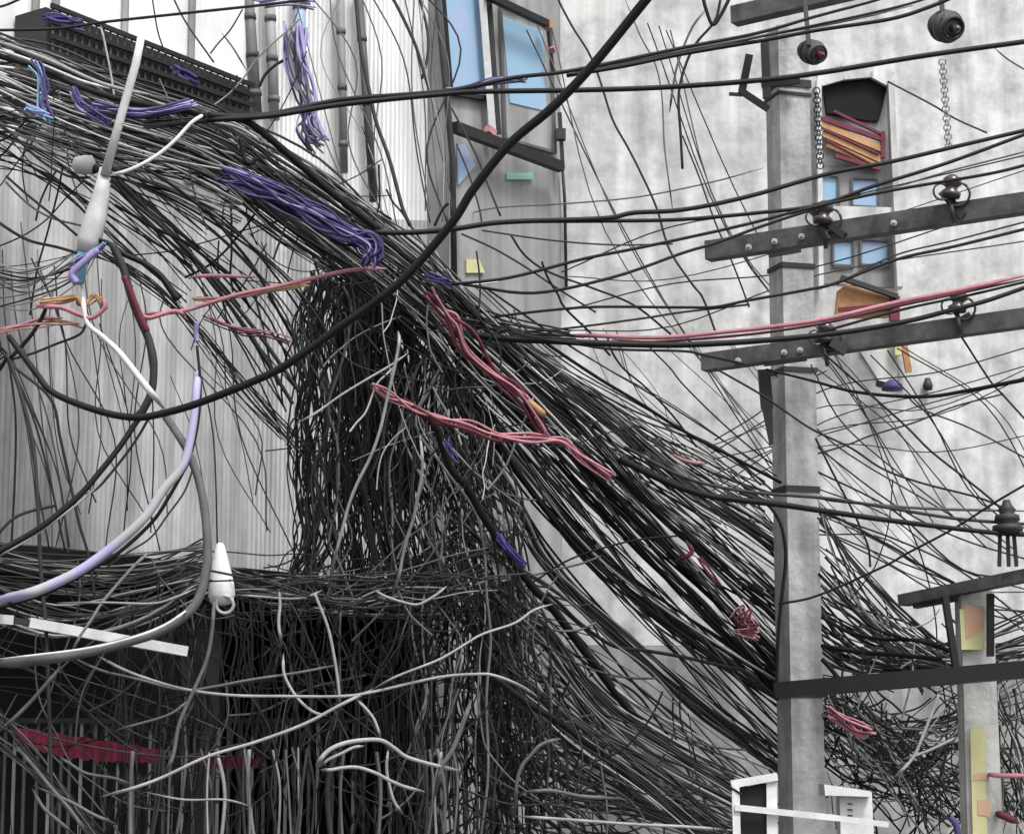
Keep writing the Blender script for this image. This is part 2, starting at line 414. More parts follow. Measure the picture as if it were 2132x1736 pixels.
# --- right building
PR = plane(1172, 16.1, 2400, 16.6)
rootR = empty('stained_wall_building', (PR(1600, 1600).x, 16.4, 0), 'large stained white wall behind the concrete poles', 'building')
zr = PR(1600, 1345).z
b = MB(); wallbox(b, PR(1172, 1600), PR(2900, 1600), zr, 10.5, PR.n, .25); b.build('wall', W_right, rootR)
b = MB(); wallbox(b, PR(1172, 1600), PR(2900, 1600), .14, zr-.003, PR.n, .25)
b.build('lower_wall', W_low, rootR)
# hatch with orange slats
root = empty('vent_hatch', PR(1770, 240), 'dark wall hatch with orange and maroon slats beside the upper pole', 'hatch')
n = PR.n
b = MB(); q = [PR(*p, .05) for p in ((1714, 176), (1752, 160), (1812, 154), (1850, 172), (1830, 252), (1812, 252), (1722, 236))]
i0 = len(q); b.v += q+[p-n*.04 for p in q]; b.f += [tuple(range(i0)), tuple(range(i0, 2*i0))[::-1]]+[(k, (k+1) % i0, i0+(k+1) % i0, i0+k) for k in range(i0)]; b.build('opening', CANOPY, root)  # flat black slab painted as the shade inside the hatch hole
b = MB()
for (x0, y0, x1, y1, hh) in ((1707, 246, 1840, 292, .035), (1735, 232, 1835, 280, .02), (1738, 325, 1832, 352, .03)): b.bar(PR(x0, y0, .08), PR(x1, y1, .08), .03, hh)
b.bar(PR(1838, 275, .08), PR(1838, 330, .08), .03, .04); b.build('maroon_slat', MAROON, root)
for (x0, y0, x1, y1, hh) in ((1708, 258, 1838, 312, .05), (1712, 278, 1834, 334, .05), (1722, 300, 1832, 350, .045)):
    b = MB(); b.bar(PR(x0, y0, .07), PR(x1, y1, .07), .03, hh); b.build('slat', ORANGE, root)
b = MB(); b.bar(PR(1715, 270, .09), PR(1830, 322, .09), .02, .012); b.bar(PR(1720, 292, .09), PR(1820, 345, .09), .02, .012); b.build('gap', MAROON, root)
for (x0, y0, x1, y1, lab) in ((1706, 366, 1744, 432, 1), (1772, 372, 1828, 434, 2), (1733, 500, 1775, 556, 3), (1790, 500, 1848, 556, 4)):
    frame_window(rootR, [PR(x0, y0), PR(x1, y0+3), PR(x1, y1), PR(x0, y1-3)], None, M['g'], GLASS, n, .016)
b = MB(); b.slab([PR(1715, 450, .01), PR(1860, 460, .01), PR(1870, 600, .01), PR(1715, 590, .01)], n*-1, .008); b.build('sill_panel', W_grey, rootR)
b = MB(); b.slab([PR(1708, 345, .006), PR(1858, 345, .006), PR(1866, 452, .006), PR(1712, 452, .006)], n*-1, .004); b.build('sill_panel', W_grey, rootR)
for (x0, y0, x1, y1, w_) in ((1703, 168, 1708, 600, .035), (1853, 172, 1872, 600, .045), (1703, 166, 1752, 152, .04), (1752, 152, 1815, 146, .04), (1815, 146, 1855, 168, .04), (1700, 446, 1866, 450, .05)):
    b = MB(); b.bar(PR(x0, y0, .09), PR(x1, y1, .09), w_, .12); b.build('opening_surround', W_right, rootR)
root = empty('orange_awning', PR(1800, 620), 'small orange brown awning on the stained wall just right of the upper pole', 'awning')
b = MB(); b.slab([PR(1745, 605, .25), PR(1762, 592, .25), PR(1866, 622, .3), PR(1862, 662, .3)], n*-1, .05)
b.slab([PR(1745, 605, .252), PR(1862, 640, .302), PR(1850, 660, .3), PR(1740, 662, .25)], n*-1, .05); b.build('cloth', ORANGE, root)
b = MB(); b.bar(PR(1750, 578, .3), PR(1868, 618, .34), .05, .035); b.build('top_bar', IRON, root)
b = MB(); b.bar(PR(1862, 618, .3), PR(1862, 668, .3), .07, .07); b.bar(PR(1745, 645, .3), PR(1860, 636, .34), .03, .03); b.build('end_bar', MAROON, root)
root = empty('wall_lamp', PR(1880, 780), 'small blue and white wall lamp on a rusty stem below the lower crossarm', 'lamp')
b = MB(); b.bar(PR(1877, 690, .1), PR(1892, 775, .1), .045, .04); b.build('stem', ORANGE, root)
b = MB(); b.bar(PR(1868, 692, .095), PR(1870, 740, .095), .05, .04); b.build('yellow_tape', OCHRE, root)
b = MB(); b.lathe(PR(1858, 815, .15), (0, 0, 1), [(0, .02), (.01, .08), (.05, .075), (.09, .02)]); b.build('lamp_shade', M['p'], root, True)
b = MB(); b.bar(PR(1825, 798, .1), PR(1862, 806, .15), .07, .04); b.build('arm', M['d'], root)
b = MB(); b.lathe(PR(1932, 812, .05), (0, 0, 1), [(0, .03), (.03, .04), (.09, .02)]); b.build('bulb', IRON, root, True)
# pale notice below the lower crossarm
b = MB(); b.slab([PR(1790, 730, .02), PR(1868, 715, .02), PR(1868, 792, .02), PR(1835, 800, .02)], n*-1, .015)
tag(b.build('wall_panel', WHITE), 'bright white panel on the stained wall under the lower crossarm', 'panel')

# ================================================================== POLES
def xarm(root, x0, y0, x1, y1, Y1, Y2, hh, material, ww=.10):
    b = MB(); a, c = P(x0, y0, Y1), P(x1, y1, Y2); zz = (a.z+c.z)/2
    b.bar(a, c, ww, hh*m_px((Y1+Y2)/2))
    return b.build('crossarm', material, root)
def insulator(parent, x, y, Y, s=1.0, tilt=(.15, 0, 1), material=None):
    c = P(x, y, Y); r = .045*s; b = MB()
    b.lathe(c, tilt, [(0, .3*r), (.01, r), (.03*s, r*1.1), (.045*s, r*.65), (.06*s, r*.65), (.075*s, r*1.05), (.10*s, r*.95), (.12*s, r*.4)], 16)
    b.torus(c+Vector((r*.8, -.02, .02*s)), (.3, 1, .2), .055*s, .008, 18)
    b.bar(c+Vector((.02, 0, -.12*s)), c+Vector((0, 0, .02)), .022, .022)
    b.torus(c+Vector((-r, -.03, .03*s)), (-.2, 1, 0), .04*s, .007, 14)
    return b.build('insulator', material or PORC, parent, True)
XP, YP = 1640, 14.0
pt, pb = P(1632, 60, YP), P(1670, 1780, YP)
ux = P(1650, 1600, YP).x
root1 = empty('utility_pole', (P(1668, 1600, YP).x, YP, .14), 'tall square concrete utility pole carrying several steel crossarms', 'utility pole')
xa = P(1668, 1600, YP).x
b = MB(); wtop, wbot = 88*m_px(YP), 92*m_px(YP)
UP = Vector((math.sin(-.30), math.cos(-.30), 0)); kk = 1/(math.cos(.3)+math.sin(.3))
b.bar((xa, YP, .14), (xa-.0, YP, P(1632, 66, YP).z), wbot*kk, wbot*kk, UP, wtop*kk, wtop*kk)
bm_o = b.build('shaft', CONC, root1)
b = MB(); 
for yy in (200, 905): pass
b.bar(P(1592, 90, YP-.19), P(1597, 205, YP-.19), .05, .05); b.build('conduit_cleat', IRON, root1); b = MB(); b.bar(P(1590, 770, YP-.19), P(1597, 850, YP-.19), .075, .05); b.bar(P(1597, 850, YP-.19), P(1606, 925, YP-.19), .06, .05, w2=.02); b.build('conduit_cleat', IRON, root1)
b = MB(); b.bar(P(1560, 115, YP-.1), P(1545, 190, YP-.1), .03, .05); b.bar(P(1540, 188, YP-.2), P(1600, 228, YP-.2), .03, .04); b.bar(P(1518, 196, YP-.2), P(1545, 198, YP-.2), .02, .02)
b.bar(P(1585, 175, YP-.2), P(1665, 165, YP-.2), .03, .06); b.build('side_bracket', M['d'], root1)
b = MB()
for (yy, hh) in ((183, .05), (205, .02), (1022, .04), (1437, .09), (560, .03), (775, .03)):
    c = Vector((xa, YP, P(1650, yy, YP).z)); s = wbot*kk+.012
    b = MB(); b.bar(c-Vector((0, 0, hh/2)), c+Vector((0, 0, hh/2)), s, s, UP); b.build('steel_band', M['m'], root1)
A1 = xarm(root1, 1528, 35, 2200, -120, 13.75, 12.6, 40, STEEL)
A2 = xarm(root1, 1474, 524, 2240, 408, 13.72, 12.55, 42, STEEL)
A3 = xarm(root1, 1466, 756, 2240, 648, 13.72, 12.55, 38, STEEL)
A4 = xarm(root1, 1620, 1437, 2260, 1383, 13.72, 12.5, 34, IRON)
def yarm(x): return 13.72-(x-1470)/770*1.17-.03
insulator(A2, 1712, 468, yarm(1712)-.08, 1.25); insulator(A2, 1978, 415, yarm(1978)-.08, 1.25)
insulator(A3, 1715, 716, yarm(1715)-.08, 1.15); insulator(A3, 1992, 652, yarm(1992)-.08, 1.15)
b = MB()
for x, y in ((1558, 512), (1612, 500), (1668, 490), (1860, 462)): 
    c = P(x, y+4, yarm(x)-.05); b.lathe(c, (0, -1, 0), [(0, .02), (.02, .02), (.021, .01), (.05, .01)], 8)
b.build('bolt', GALV, A2)
b = MB()
for x, y in ((1536, 752), (1632, 735), (1665, 730)): b.lathe(P(x, y, yarm(x)-.05), (0, -1, 0), [(0, .02), (.02, .02), (.021, .01), (.05, .01)], 8)
b.build('bolt', GALV, A3)
b = MB(); b.bar(P(1600, 532, 13.75), P(1668, 520, 13.7), .02, .03); b.build('clamp_plate', IRON, root1); b = MB(); b.bar(P(1590, 757, 13.7), P(1680, 745, 13.65), .03, .035); b.build('clamp_plate', IRON, root1)
b = MB(); b.bar(P(1690, 440, 13.3), P(1760, 492, 13.2), .05, .04); b.bar(P(1698, 455, 13.3), P(1725, 500, 13.2), .02, .03); b.build('stay_plate', IRON, A2)
b = MB(); b.bar(P(1962, 400, 12.9), P(2008, 452, 12.85), .05, .05); b.build('stay_plate', IRON, A2)
b = MB(); b.bar(P(1730, 712, 13.2), P(1762, 732, 13.2), .05, .06); b.bar(P(2008, 655, 12.85), P(2030, 688, 12.85), .05, .05); b.build('stay_plate', IRON, A3)
# insulators hanging from the top crossarm
b = None
for (x, y, s, lab) in ((1982, 58, .9, 'large round porcelain insulator hanging at the upper right corner'), (1702, 112, .68, 'round porcelain insulator with a red stain beside the top of the pole')):
    root = empty('hanging_insulator', P(x, y, 12.9), lab, 'insulator', 'round insulators beside the pole top')
    c = P(x, y, 12.9); ax = Vector((.25, -.75, -.35)).normalized(); r = 42*s*m_px(12.9)
    b = MB(); b.lathe(c-ax*.06, ax, [(-.14, r*.35), (-.12, r*.7), (-.10, r*.75), (-.095, r*.5), (-.07, r*.5), (-.065, r*.9), (-.045, r*.95), (-.04, r*.6), (-.01, r*.6), (0, r*.95), (.02, r*.95), (.025, r*.55), (.05, r*.5), (.055, r*.75), (.07, r*.7)], 20); b.build('skirt', STEEL, root, True)
    b = MB(); b.torus(c+ax*.02, ax, r*.62, r*.10); b.build('ring', IRON, root, True)
    b = MB(); b.lathe(c+ax*.0, ax, [(0, r*.25), (.07, r*.22), (.09, r*.08)], 12); b.build('cap', PORC if s == .9 else MAROON, root, True)
    b = MB(); b.bar(c+Vector((-.05, 0, .05)), c+Vector((-.07, .05, .45)), .025, .025); b.build('hanger', IRON, root)
for (x0, y0, x1, y1, nn, lab, mm) in ((1700, 190, 1708, 345, 17, 'dark metal chain hanging down the right side of the pole top', M['d']), (1962, 130, 1975, 305, 19, 'pale coiled chain hanging on the stained wall at upper right', GALV)):
    b = MB()
    for i in range(nn):
        t = i/(nn-1); c = P(x0+(x1-x0)*t, y0+(y1-y0)*t, 13.3)
        b.torus(c, (1, .25, .2) if i % 2 else (.1, 1, .5), .022, .0042, 10, 5)
    tag(b.build('chain', mm), lab, 'chain')
# second pole
YP2 = 13.2
root2 = empty('utility_pole', (P(2045, 1600, YP2).x, YP2, .14), 'shorter pale concrete pole at the right edge with ochre paper strips', 'utility pole')
xb = P(2042, 1600, YP2).x
b = MB(); b.bar((xb, YP2, .14), (xb-.01, YP2, P(2024, 1232, YP2).z), 82*m_px(YP2), 82*m_px(YP2), Vector((0, 1, 0)), 66*m_px(YP2), 66*m_px(YP2)); b.build('shaft', CONC2, root2)
fy = YP2-.14
b = MB(); b.slab([P(1998, 1268, fy), P(2046, 1262, fy), P(2050, 1352, fy), P(2002, 1352, fy)], (0, 1, 0), .012); b.build('paper_strip', OCHRE, root2)
b = MB(); b.slab([P(2008, 1262, fy-.004), P(2050, 1262, fy-.004), P(2048, 1310, fy-.004), P(2012, 1330, fy-.004)], (0, 1, 0), .003); b.build('paper_strip', SALMON, root2)
b = MB(); b.slab([P(2020, 1515, fy), P(2050, 1515, fy), P(2056, 1736, fy), P(2026, 1760, fy)], (0, 1, 0), .012); b.build('paper_strip', OCHRE, root2)
b = MB(); b.slab([P(2026, 1610, fy-.004), P(2052, 1606, fy-.004), P(2056, 1622, fy-.004), P(2026, 1625, fy-.004)], (0, 1, 0), .003); b.build('paper_strip', SALMON, root2); b = MB()
b.slab([P(2036, 1664, fy-.004), P(2062, 1664, fy-.004), P(2062, 1700, fy-.004), P(2036, 1695, fy-.004)], (0, 1, 0), .003); b.build('paper_strip', SALMON, root2)
b = MB(); b.bar(P(1880, 1250, 13.4), P(2200, 1185, 12.6), .1, 24*m_px(13)); b.bar(P(1905, 1258, 13.38), P(1990, 1242, 13.2), .06, .05); b.build('crossarm', STEEL, root2)
b = MB(); b.bar(P(1967, 1240, fy-.05), P(1990, 1390, fy-.05), .035, .06); b.build('strut', M['d'], root2)
b = MB(); b.bar(P(2062, 1236, fy-.05), P(2062, 1366, fy-.05), .035, .06); b.build('strut', M['d'], root2)
# pin insulator
root = empty('pin_insulator', P(2100, 1170, 12.9), 'black pin insulator standing on the short right crossarm', 'insulator')
c = P(2100, 1172, 12.9)
b = MB()
for dx in (-.055, .0, .045): b.bar(c+Vector((dx, 0, -.02)), c+Vector((dx*.8, 0, .18)), .02, .02)
b.build('pin', M['d'], root)
b = MB(); b.lathe(c+Vector((0, 0, .17)), (0, 0, 1), [(0, .05), (.02, .09), (.05, .085), (.06, .05), (.08, .075), (.11, .07), (.12, .04), (.14, .055), (.17, .03), (.20, .02)], 18); b.build('shed', IRON, root, True)

# white frame + box at the foot of the pole
fy = 11.75
root = empty('window_frame', P(1570, 1730, fy), 'white metal frame with dark square gaps fixed left of the tall pole foot', 'frame')
b = MB()
b.bar(P(1531, 1632, fy), P(1535, 1790, fy), .04, .03); b.bar(P(1522, 1632, fy+.003), P(1618, 1616, fy+.003), .03, .04)
b.bar(P(1606, 1618, fy+.02), P(1608, 1790, fy+.02), .055, .03); b.build('frame', WHITE, root)
b = MB(); b.bar(P(1530, 1680, fy-.02), P(1740, 1702, fy-.02), .02, .032); b.bar(P(1740, 1702, fy-.02), P(1850, 1716, fy-.02), .015, .03); b.build('rail', WHITE, root)
b = MB(); b.slab([P(1536, 1640, fy+.03), P(1598, 1628, fy+.03), P(1600, 1790, fy+.03), P(1538, 1790, fy+.03)], (0, 1, 0), .012); b.build('dark_pane', DARK, root)
root = empty('junction_box', P(1770, 1760, 12.6), 'white weathered meter box hung right of the tall pole foot', 'box')
b = MB(); b.slab([P(1748, 1650, 12.6), P(1815, 1648, 12.6), P(1822, 1790, 12.6), P(1752, 1790, 12.6)], (0, 1, 0), .14); b.build('case', WHITE, root)
b = MB(); b.slab([P(1716, 1632, 12.52), P(1812, 1646, 12.52), P(1814, 1658, 12.52), P(1718, 1655, 12.52)], (0, 1, 0), .25); b.build('lid', WHITE, root)
b = MB()
for yy in (1672, 1684, 1696): b.bar(P(1765, yy, 12.594), P(1775, yy+1, 12.594), .012, .006)
b.build('marks', M['m'], root)

# white tube with sleeve, box, closures
root = empty('white_tube', P(215, 420, 11.0), 'long bright white tube slanting down across the upper left cables', 'tube')
b = MB(); b.tube([P(299, 52, 10.9), P(283, 133, 10.9), P(250, 250, 10.95), P(218, 365, 11)], [8*m_px(11), 9*m_px(11), 9.5*m_px(11), 10*m_px(11)], 14); b.build('tube', WHITE, root, True)
b = MB(); b.tube([P(217, 350, 11.02), P(212, 400, 11.02), P(200, 450, 11.02), P(186, 500, 11.02), P(176, 525, 11.02)], [10*m_px(11), 18*m_px(11), 24*m_px(11), 26*m_px(11), 18*m_px(11)], 14); b.build('sleeve', PALEPL, root, True)
b = MB(); b.tube([P(176, 520, 11.02), P(168, 560, 11.02), P(166, 590, 11)], [14*m_px(11), 13*m_px(11), 9*m_px(11)], 12); b.build('blue_tape', M['b'], root, True)
root = empty('junction_box', P(176, 345, 11.2), 'small white junction box left of the bright white tube', 'box')
b = MB(); b.lathe(P(152, 345, 11.2), (1, 0, .05), [(0, .02), (.015, .045), (.06, .052), (.1, .05), (.115, .02)], 12); b.build('case', PALEPL, root, True)
b = MB(); b.lathe(P(195, 352, 11.2), (1, 0, -.1), [(0, .03), (.02, .02), (.05, .015)], 10); b.build('gland', M['d'], root, True)
root = empty('cable_closure', P(465, 1270, 11.4), 'white teardrop shaped plastic closure hanging beside the thick grey cable', 'cable fitting')
c = P(462, 1255, 11.4)
b = MB(); b.lathe(c, (-.05, 0, 1), [(-.01, .035), (.0, .055), (.04, .07), (.10, .065), (.17, .052), (.24, .036), (.30, .022), (.31, .012)], 18); b.build('case', WHITE, root, True)
b = MB(); b.torus(P(468, 1258, 11.35), (.1, 1, .2), .045, .009, 18); b.build('ring', PALEPL, root, True)
for (pts, lab) in (([(1024, 1172), (1050, 1178), (1070, 1214), (1030, 1206)], 'torn white plastic sheet snagged beside the thick black diagonal cable'), ([(1030, 1072), (1062, 1068), (1072, 1112), (1052, 1106)], 'small white plastic scrap above the navy tape on the black cable')):
    q = [P(x, y, 11.9+random.uniform(-.05, .05)) for x, y in pts]
    vs = []; fs = []; N = 7
    for i in range(N):
        for j in range(N):
            u, v = i/(N-1), j/(N-1)
            p = q[0].lerp(q[1], u).lerp(q[3].lerp(q[2], u), v); vs.append(p+Vector((random.gauss(0, .004), random.gauss(0, .02), random.gauss(0, .004))))
    for i in range(N-1):
        for j in range(N-1): k = i*N+j; fs.append((k, k+N, k+N+1, k+1))
    nn = len(vs); vs += [v+Vector((0, .006, 0)) for v in vs]; fs += [tuple(nn+k for k in f[::-1]) for f in fs]
    tag(mk('plastic_scrap', vs, fs, WHITE, None, True), lab, 'plastic scrap')
exec_cables = True
# ================================================================== CABLES (picture columns/rows -> real points at their own depth)
c = cable
c('very thick black cable swooping from the top centre to the left in front of all', [(1365,-22),(1345,0),(1237,133),(1150,224),(1061,300),(985,395),(944,460),(854,567),(780,630),(710,679),(640,730),(567,776),(433,832),(350,858),(283,869),(207,856),(113,819),(77,779),(47,739),(18,700)], (11,6.5), 'k', (9.6,10.6))
c('thick black cable rising from the left bundle, upper one of the crossing pair', [(430,243),(560,238),(711,208),(927,190),(1071,162),(1194,147),(1421,100),(1575,70),(1698,35),(1800,8),(1860,-10)], (6,3), 'k', (11.0,12.6))
c('thick black cable crossing in front of the tall pole toward the upper right corner', [(430,250),(560,242),(711,218),(927,196),(1011,191),(1211,188),(1387,182),(1588,167),(1721,150),(1921,117),(2150,85)], (6,6), 'k', (11.0,12.2))
c('black cable passing just under the top crossarm', [(1180,158),(1300,138),(1421,113),(1598,83),(1705,63),(1855,40),(1938,14),(1990,-8)], 4.5, 'k', (12.2,12.4))
c('dark grey cable hugging the lower edge of the top crossarm', [(1200,152),(1421,112),(1588,76),(1760,40),(1880,12),(1945,-8)], 3, 'd', (12.4,12.5))
c('grey cable between two black ones near the top of the tall pole', [(1220,146),(1421,106),(1560,80),(1740,48),(1900,12)], 3, 'g', (12.6,12.7))
c('black cable running from the knot above the upper steel crossarm', [(780,484),(860,484),(944,477),(1044,463),(1211,457),(1275,453),(1321,443),(1421,437),(1555,410),(1721,363),(1855,337),(1971,310),(2150,268)], (6,4.5), 'k', (11.2,12.3))
c('second black cable splitting from the one above the upper steel crossarm', [(1100,461),(1275,460),(1421,457),(1581,443),(1705,427),(1821,387),(1971,340),(2150,274)], (4.5,4), 'k', (11.8,12.4))
c('black wire rising to the right just touching the top of the upper steel crossarm', [(940,592),(1061,578),(1211,540),(1311,520),(1421,497),(1555,467),(1688,433),(1855,397),(2055,363),(2150,340)], 3.6, 'k', (11.6,12.4))
c('black wire dipping behind the left end of the upper steel crossarm', [(964,592),(1111,610),(1277,577),(1421,527),(1488,507),(1581,473),(1688,437),(1790,404)], 3.4, 'k', (11.8,12.9))
c('black wire below the upper steel crossarm rising toward the right edge', [(1031,659),(1144,646),(1244,639),(1421,640),(1490,639),(1555,626),(1688,602),(1741,589),(1868,540),(1988,513),(2150,473)], (3,3.6), 'k', (11.8,12.5))
c('thin grey wire beside the black one below the upper steel crossarm', [(1741,592),(1860,533),(1990,500),(2150,458)], 2, 'm', (12.6,12.6))
c('thin grey wire above the upper steel crossarm at the right', [(1860,392),(1971,358),(2080,330),(2150,312)], 2, 'g', (12.5,12.5))
c('thin black wire sagging to meet the red cable from the left', [(1010,690),(1100,690),(1194,682),(1344,662),(1421,650),(1560,634)], 2.5, 'd', (12,12.6))
c('pinkish red cable rising to the right above the lower steel crossarm', [(1175,700),(1234,699),(1345,703),(1421,700),(1498,692),(1595,682),(1721,664),(1848,634),(1981,607),(2150,570)], (4.5,5), 'R', (12,12.2))
c('dark red cable under the pinkish red one above the lower steel crossarm', [(1277,707),(1345,712),(1421,708),(1498,702),(1595,692),(1721,672),(1848,642),(1981,614),(2150,578)], 3, 'r', (12.05,12.25))
c('thick black cable lying along the lower steel crossarm from the knot', [(940,690),(1044,704),(1131,709),(1277,716),(1421,718),(1588,709),(1755,692),(1888,669),(1968,649),(2055,626),(2150,593)], (8,4.5), 'k', (11.8,12.3))
c('black cable just above the thick one on the lower steel crossarm', [(1700,694),(1881,644),(2021,614),(2150,583)], 3, 'k', (12.3,12.3))
c('thin black wire slipping under the left end of the lower steel crossarm', [(1200,716),(1277,727),(1421,731),(1465,739),(1560,760)], 3, 'd', (12.2,13))
c('black cable sagging low on the right and rising to the right edge', [(1595,769),(1688,792),(1788,817),(1921,826),(2021,812),(2150,787)], (2.5,5), 'k', (13.3,12.6))
c('thin wire sloping from the lower crossarm past the pole down to the pin insulator', [(1488,766),(1581,819),(1615,842),(1688,892),(1771,932),(1838,976),(1921,1006),(2038,1036),(2100,1062)], 2.4, 'd', (13.0,13.0))
c('straight thin wire falling from the lower crossarm to the pin insulator', [(1715,736),(1821,829),(1888,889),(1938,939),(2005,992),(2071,1046),(2110,1090)], 2.5, 'd', (13.0,12.9))
c('thin wire falling off the lower crossarm toward the right edge', [(2001,700),(2061,792),(2088,822),(2150,890)], 2.3, 'd', (12.9,12.8))
c('thin wire crossing up to the right edge above the pin insulator', [(1621,1257),(1701,1240),(1838,1180),(1888,1152),(1988,1099),(2071,1046),(2150,1000)], 2.6, 'd', (13.3,12.7))
c('black cable crossing the tall pole level with the pin insulator', [(1290,955),(1360,990),(1421,1016),(1488,1034),(1615,1049),(1705,1062),(1821,1079),(1955,1096),(2071,1109),(2150,1114)], (8,4.5), 'k', (12.4,12.9))
c('dark cable just above the black one crossing the tall pole', [(1300,930),(1421,992),(1520,1018),(1600,1028),(1708,1036),(1821,1052),(1988,1079),(2150,1092)], 3.6, 'm', (12.6,13))
c('grey cable fading to the right edge above the pin insulator', [(1700,1036),(1755,1044),(1921,1058),(2150,1064)], 3.2, 'g', (13.2,13.1))
c('wire dropping down the stained wall just right of the tall pole', [(1698,912),(1738,992),(1775,1062),(1792,1100),(1808,1139),(1812,1180)], 2.4, 'd', (13.5,13.5))
c('wire running from the pole down to the short right crossarm', [(1705,1059),(1771,1092),(1871,1146),(1895,1164),(1988,1214)], 3, 'd', (13.4,13.3))
c('dark cable bending down along the left edge of the tall pole', [(1540,1025),(1590,1045),(1612,1066),(1628,1099),(1636,1157),(1630,1224),(1622,1300),(1618,1380),(1618,1457)], 4, 'd', (13.4,13.75))
c('faint thin wire rising to the right across the middle of the stained wall', [(1488,916),(1571,866),(1640,812),(1721,772)], 1.6, 'm', (15,15))
c('faint thin wire rising right from the pole toward the sagging black cable', [(1615,969),(1755,929),(1815,906),(1905,879),(1988,846),(2090,820)], 2, 'm', (14.5,14.5))
c('thin wire falling to the right edge below the sagging black cable', [(1885,820),(1921,852),(2021,892),(2150,962)], 1.9, 'm', (14,14))
c('black wire fanning from the knot and reaching the tall pole highest', [(1120,700),(1148,722),(1244,786),(1327,836),(1421,896),(1521,949),(1625,1004)], 3.6, 'k', (12.3,13.9))
c('thin wire curving down inside the gap left of the tall pole', [(1265,700),(1271,726),(1297,766),(1344,806),(1398,862),(1450,930)], 2.2, 'd', (12.6,13.4))
c('faint wire curving down below the red cable', [(1345,715),(1361,732),(1395,766),(1421,799),(1488,866),(1560,930),(1620,975)], 1.8, 'm', (13.4,14.1))
c('long thin wire curving down the white wall left of the tall pole', [(1160,-10),(1167,10),(1194,60),(1224,107),(1244,153),(1257,193),(1277,253),(1307,307),(1334,360),(1367,433),(1394,520),(1440,590),(1464,622),(1491,695)], 2.5, 'm', (13.8,14))
c('faint thin wire falling beside the long curved one on the white wall', [(1300,-5),(1334,77),(1364,133),(1378,200),(1383,300),(1391,367),(1401,440)], 1.7, 'g', (14.5,14.5))
c('thin wire starting at the thin drop and crossing behind the upper cables', [(1421,283),(1455,367),(1488,460),(1530,560),(1560,640)], 1.9, 'm', (14.5,14.5))
c('short black drop wire with a forked top left of the pole top', [(1500,0),(1488,45),(1450,90),(1426,140),(1413,200),(1417,280),(1421,352)], 3, 'd', (13,13))
c('black wire entering the fork from the top edge', [(1462,-12),(1470,20),(1484,52),(1502,30),(1522,-10)], 4, 'k', (12.9,12.9))
c('pale wire curling beside the short black drop wire', [(1470,20),(1440,60),(1412,130),(1400,190),(1394,235)], 2.6, 'g', (13.05,13.05))
c('thin wire from the dark hatch sloping down to the right', [(1848,170),(1938,217),(1990,248),(2055,277)], 2.2, 'm', (14.5,14.5))
c('faint thin wire in the upper right corner', [(2070,100),(2100,125),(2150,155)], 2, 'g', (14.5,14.5))
c('thin wire slanting through the window bay below the sill', [(940,225),(990,320),(1010,370),(1042,450)], 2.3, 'm', (14.2,14.2))
c('thin wire falling from the window sill behind the thick black cable', [(950,300),(975,360),(997,430),(1004,470)], 2, 'm', (14.2,14.2))
c('faint level wire crossing the window bay below its sill', [(975,445),(1040,432),(1180,424),(1330,410),(1480,380),(1590,350)], 1.7, 'g', (15,15))
c('wire fanning out right of the knot under the level black cable', [(1004,480),(1144,500),(1277,510),(1400,508)], 2, 'm', (13,13.4))
c('wire sloping from the level black cable to the lower right', [(961,487),(1027,517),(1094,556),(1160,600),(1240,650)], 2.2, 'm', (13,13.4))
c('wire dropping from the level black cable toward the red cable', [(1064,490),(1094,533),(1144,567),(1234,600),(1321,636),(1397,696)], 2.4, 'd', (13,13.4))
c('thin wire diving behind the red cable', [(1128,545),(1141,579),(1161,612),(1177,642),(1231,695),(1270,740)], 2.5, 'd', (13,13.4))
c('dark wire falling in front of the white sheet wall left of the window bay', [(805,-20),(821,3),(845,50),(867,100),(882,150),(894,187)], 3.6, 'm', (13.5,13.5))
c('wire bowing outward on the white sheet wall near the window bay', [(868,-20),(874,0),(887,50),(892,90),(888,130),(878,165)], 3, 'm', (13.5,13.5))
c('dark cable hanging down the white sheet wall to the knot', [(738,-20),(741,0),(751,100),(771,200),(784,257),(811,333),(837,430),(854,470)], 4.2, 'd', (13.2,12.6))
c('thin dark wire hooking off the thick black cable above the knot', [(905,470),(915,448),(926,430),(934,424)], 3.2, 'k', (12,12))
c('level dark wire crossing the top left corner', [(-20,64),(117,60),(213,47),(367,30),(510,15),(640,0)], 3.4, 'd', (12.2,12.2))
c('short wire in the top left corner', [(-20,18),(10,12),(50,-5)], 3, 'd', (12,12))
c('pale curved cable rising from the white tube to the black bundle', [(225,366),(262,357),(300,340),(335,318),(367,290),(400,255),(433,234)], 4.2, 'w', (10.9,11))
c('pale grey cable sloping across the top left below the cage', [(-20,82),(67,112),(133,140),(200,170),(260,188),(317,198)], 4.40, 'l', (11.3,11.3))
c('white cable sloping beneath the pale grey one at top left', [(-20,98),(80,132),(167,168),(233,186)], 3.5, 'w', (11.35,11.35))
c('thick black cable below the pale ones at top left', [(-20,112),(50,132),(100,150),(160,178),(240,205),(340,225),(430,240)], 7, 'k', (11.45,11.1))
c('pale wire hanging in front of the caged balcony', [(210,55),(218,90),(230,150),(236,190),(240,225)], 2.40, 'l', (11.6,11.6))
c('thin wire zigzagging over the white wall above the cage', [(360,-5),(380,35),(400,67),(420,95),(445,130)], 2, 'm', (13.5,13.5))
c('thin wire crossing the zigzag above the cage', [(505,20),(480,62),(455,90),(438,112)], 1.8, 'm', (13.4,13.4))
c('thin wire reaching the cage end from above', [(462,70),(485,100),(515,150)], 2, 'g', (13.4,13.4))
c('dark hooked wire against the grey downpipes', [(600,122),(575,135),(553,155),(540,180)], 3.5, 'd', (14,14))
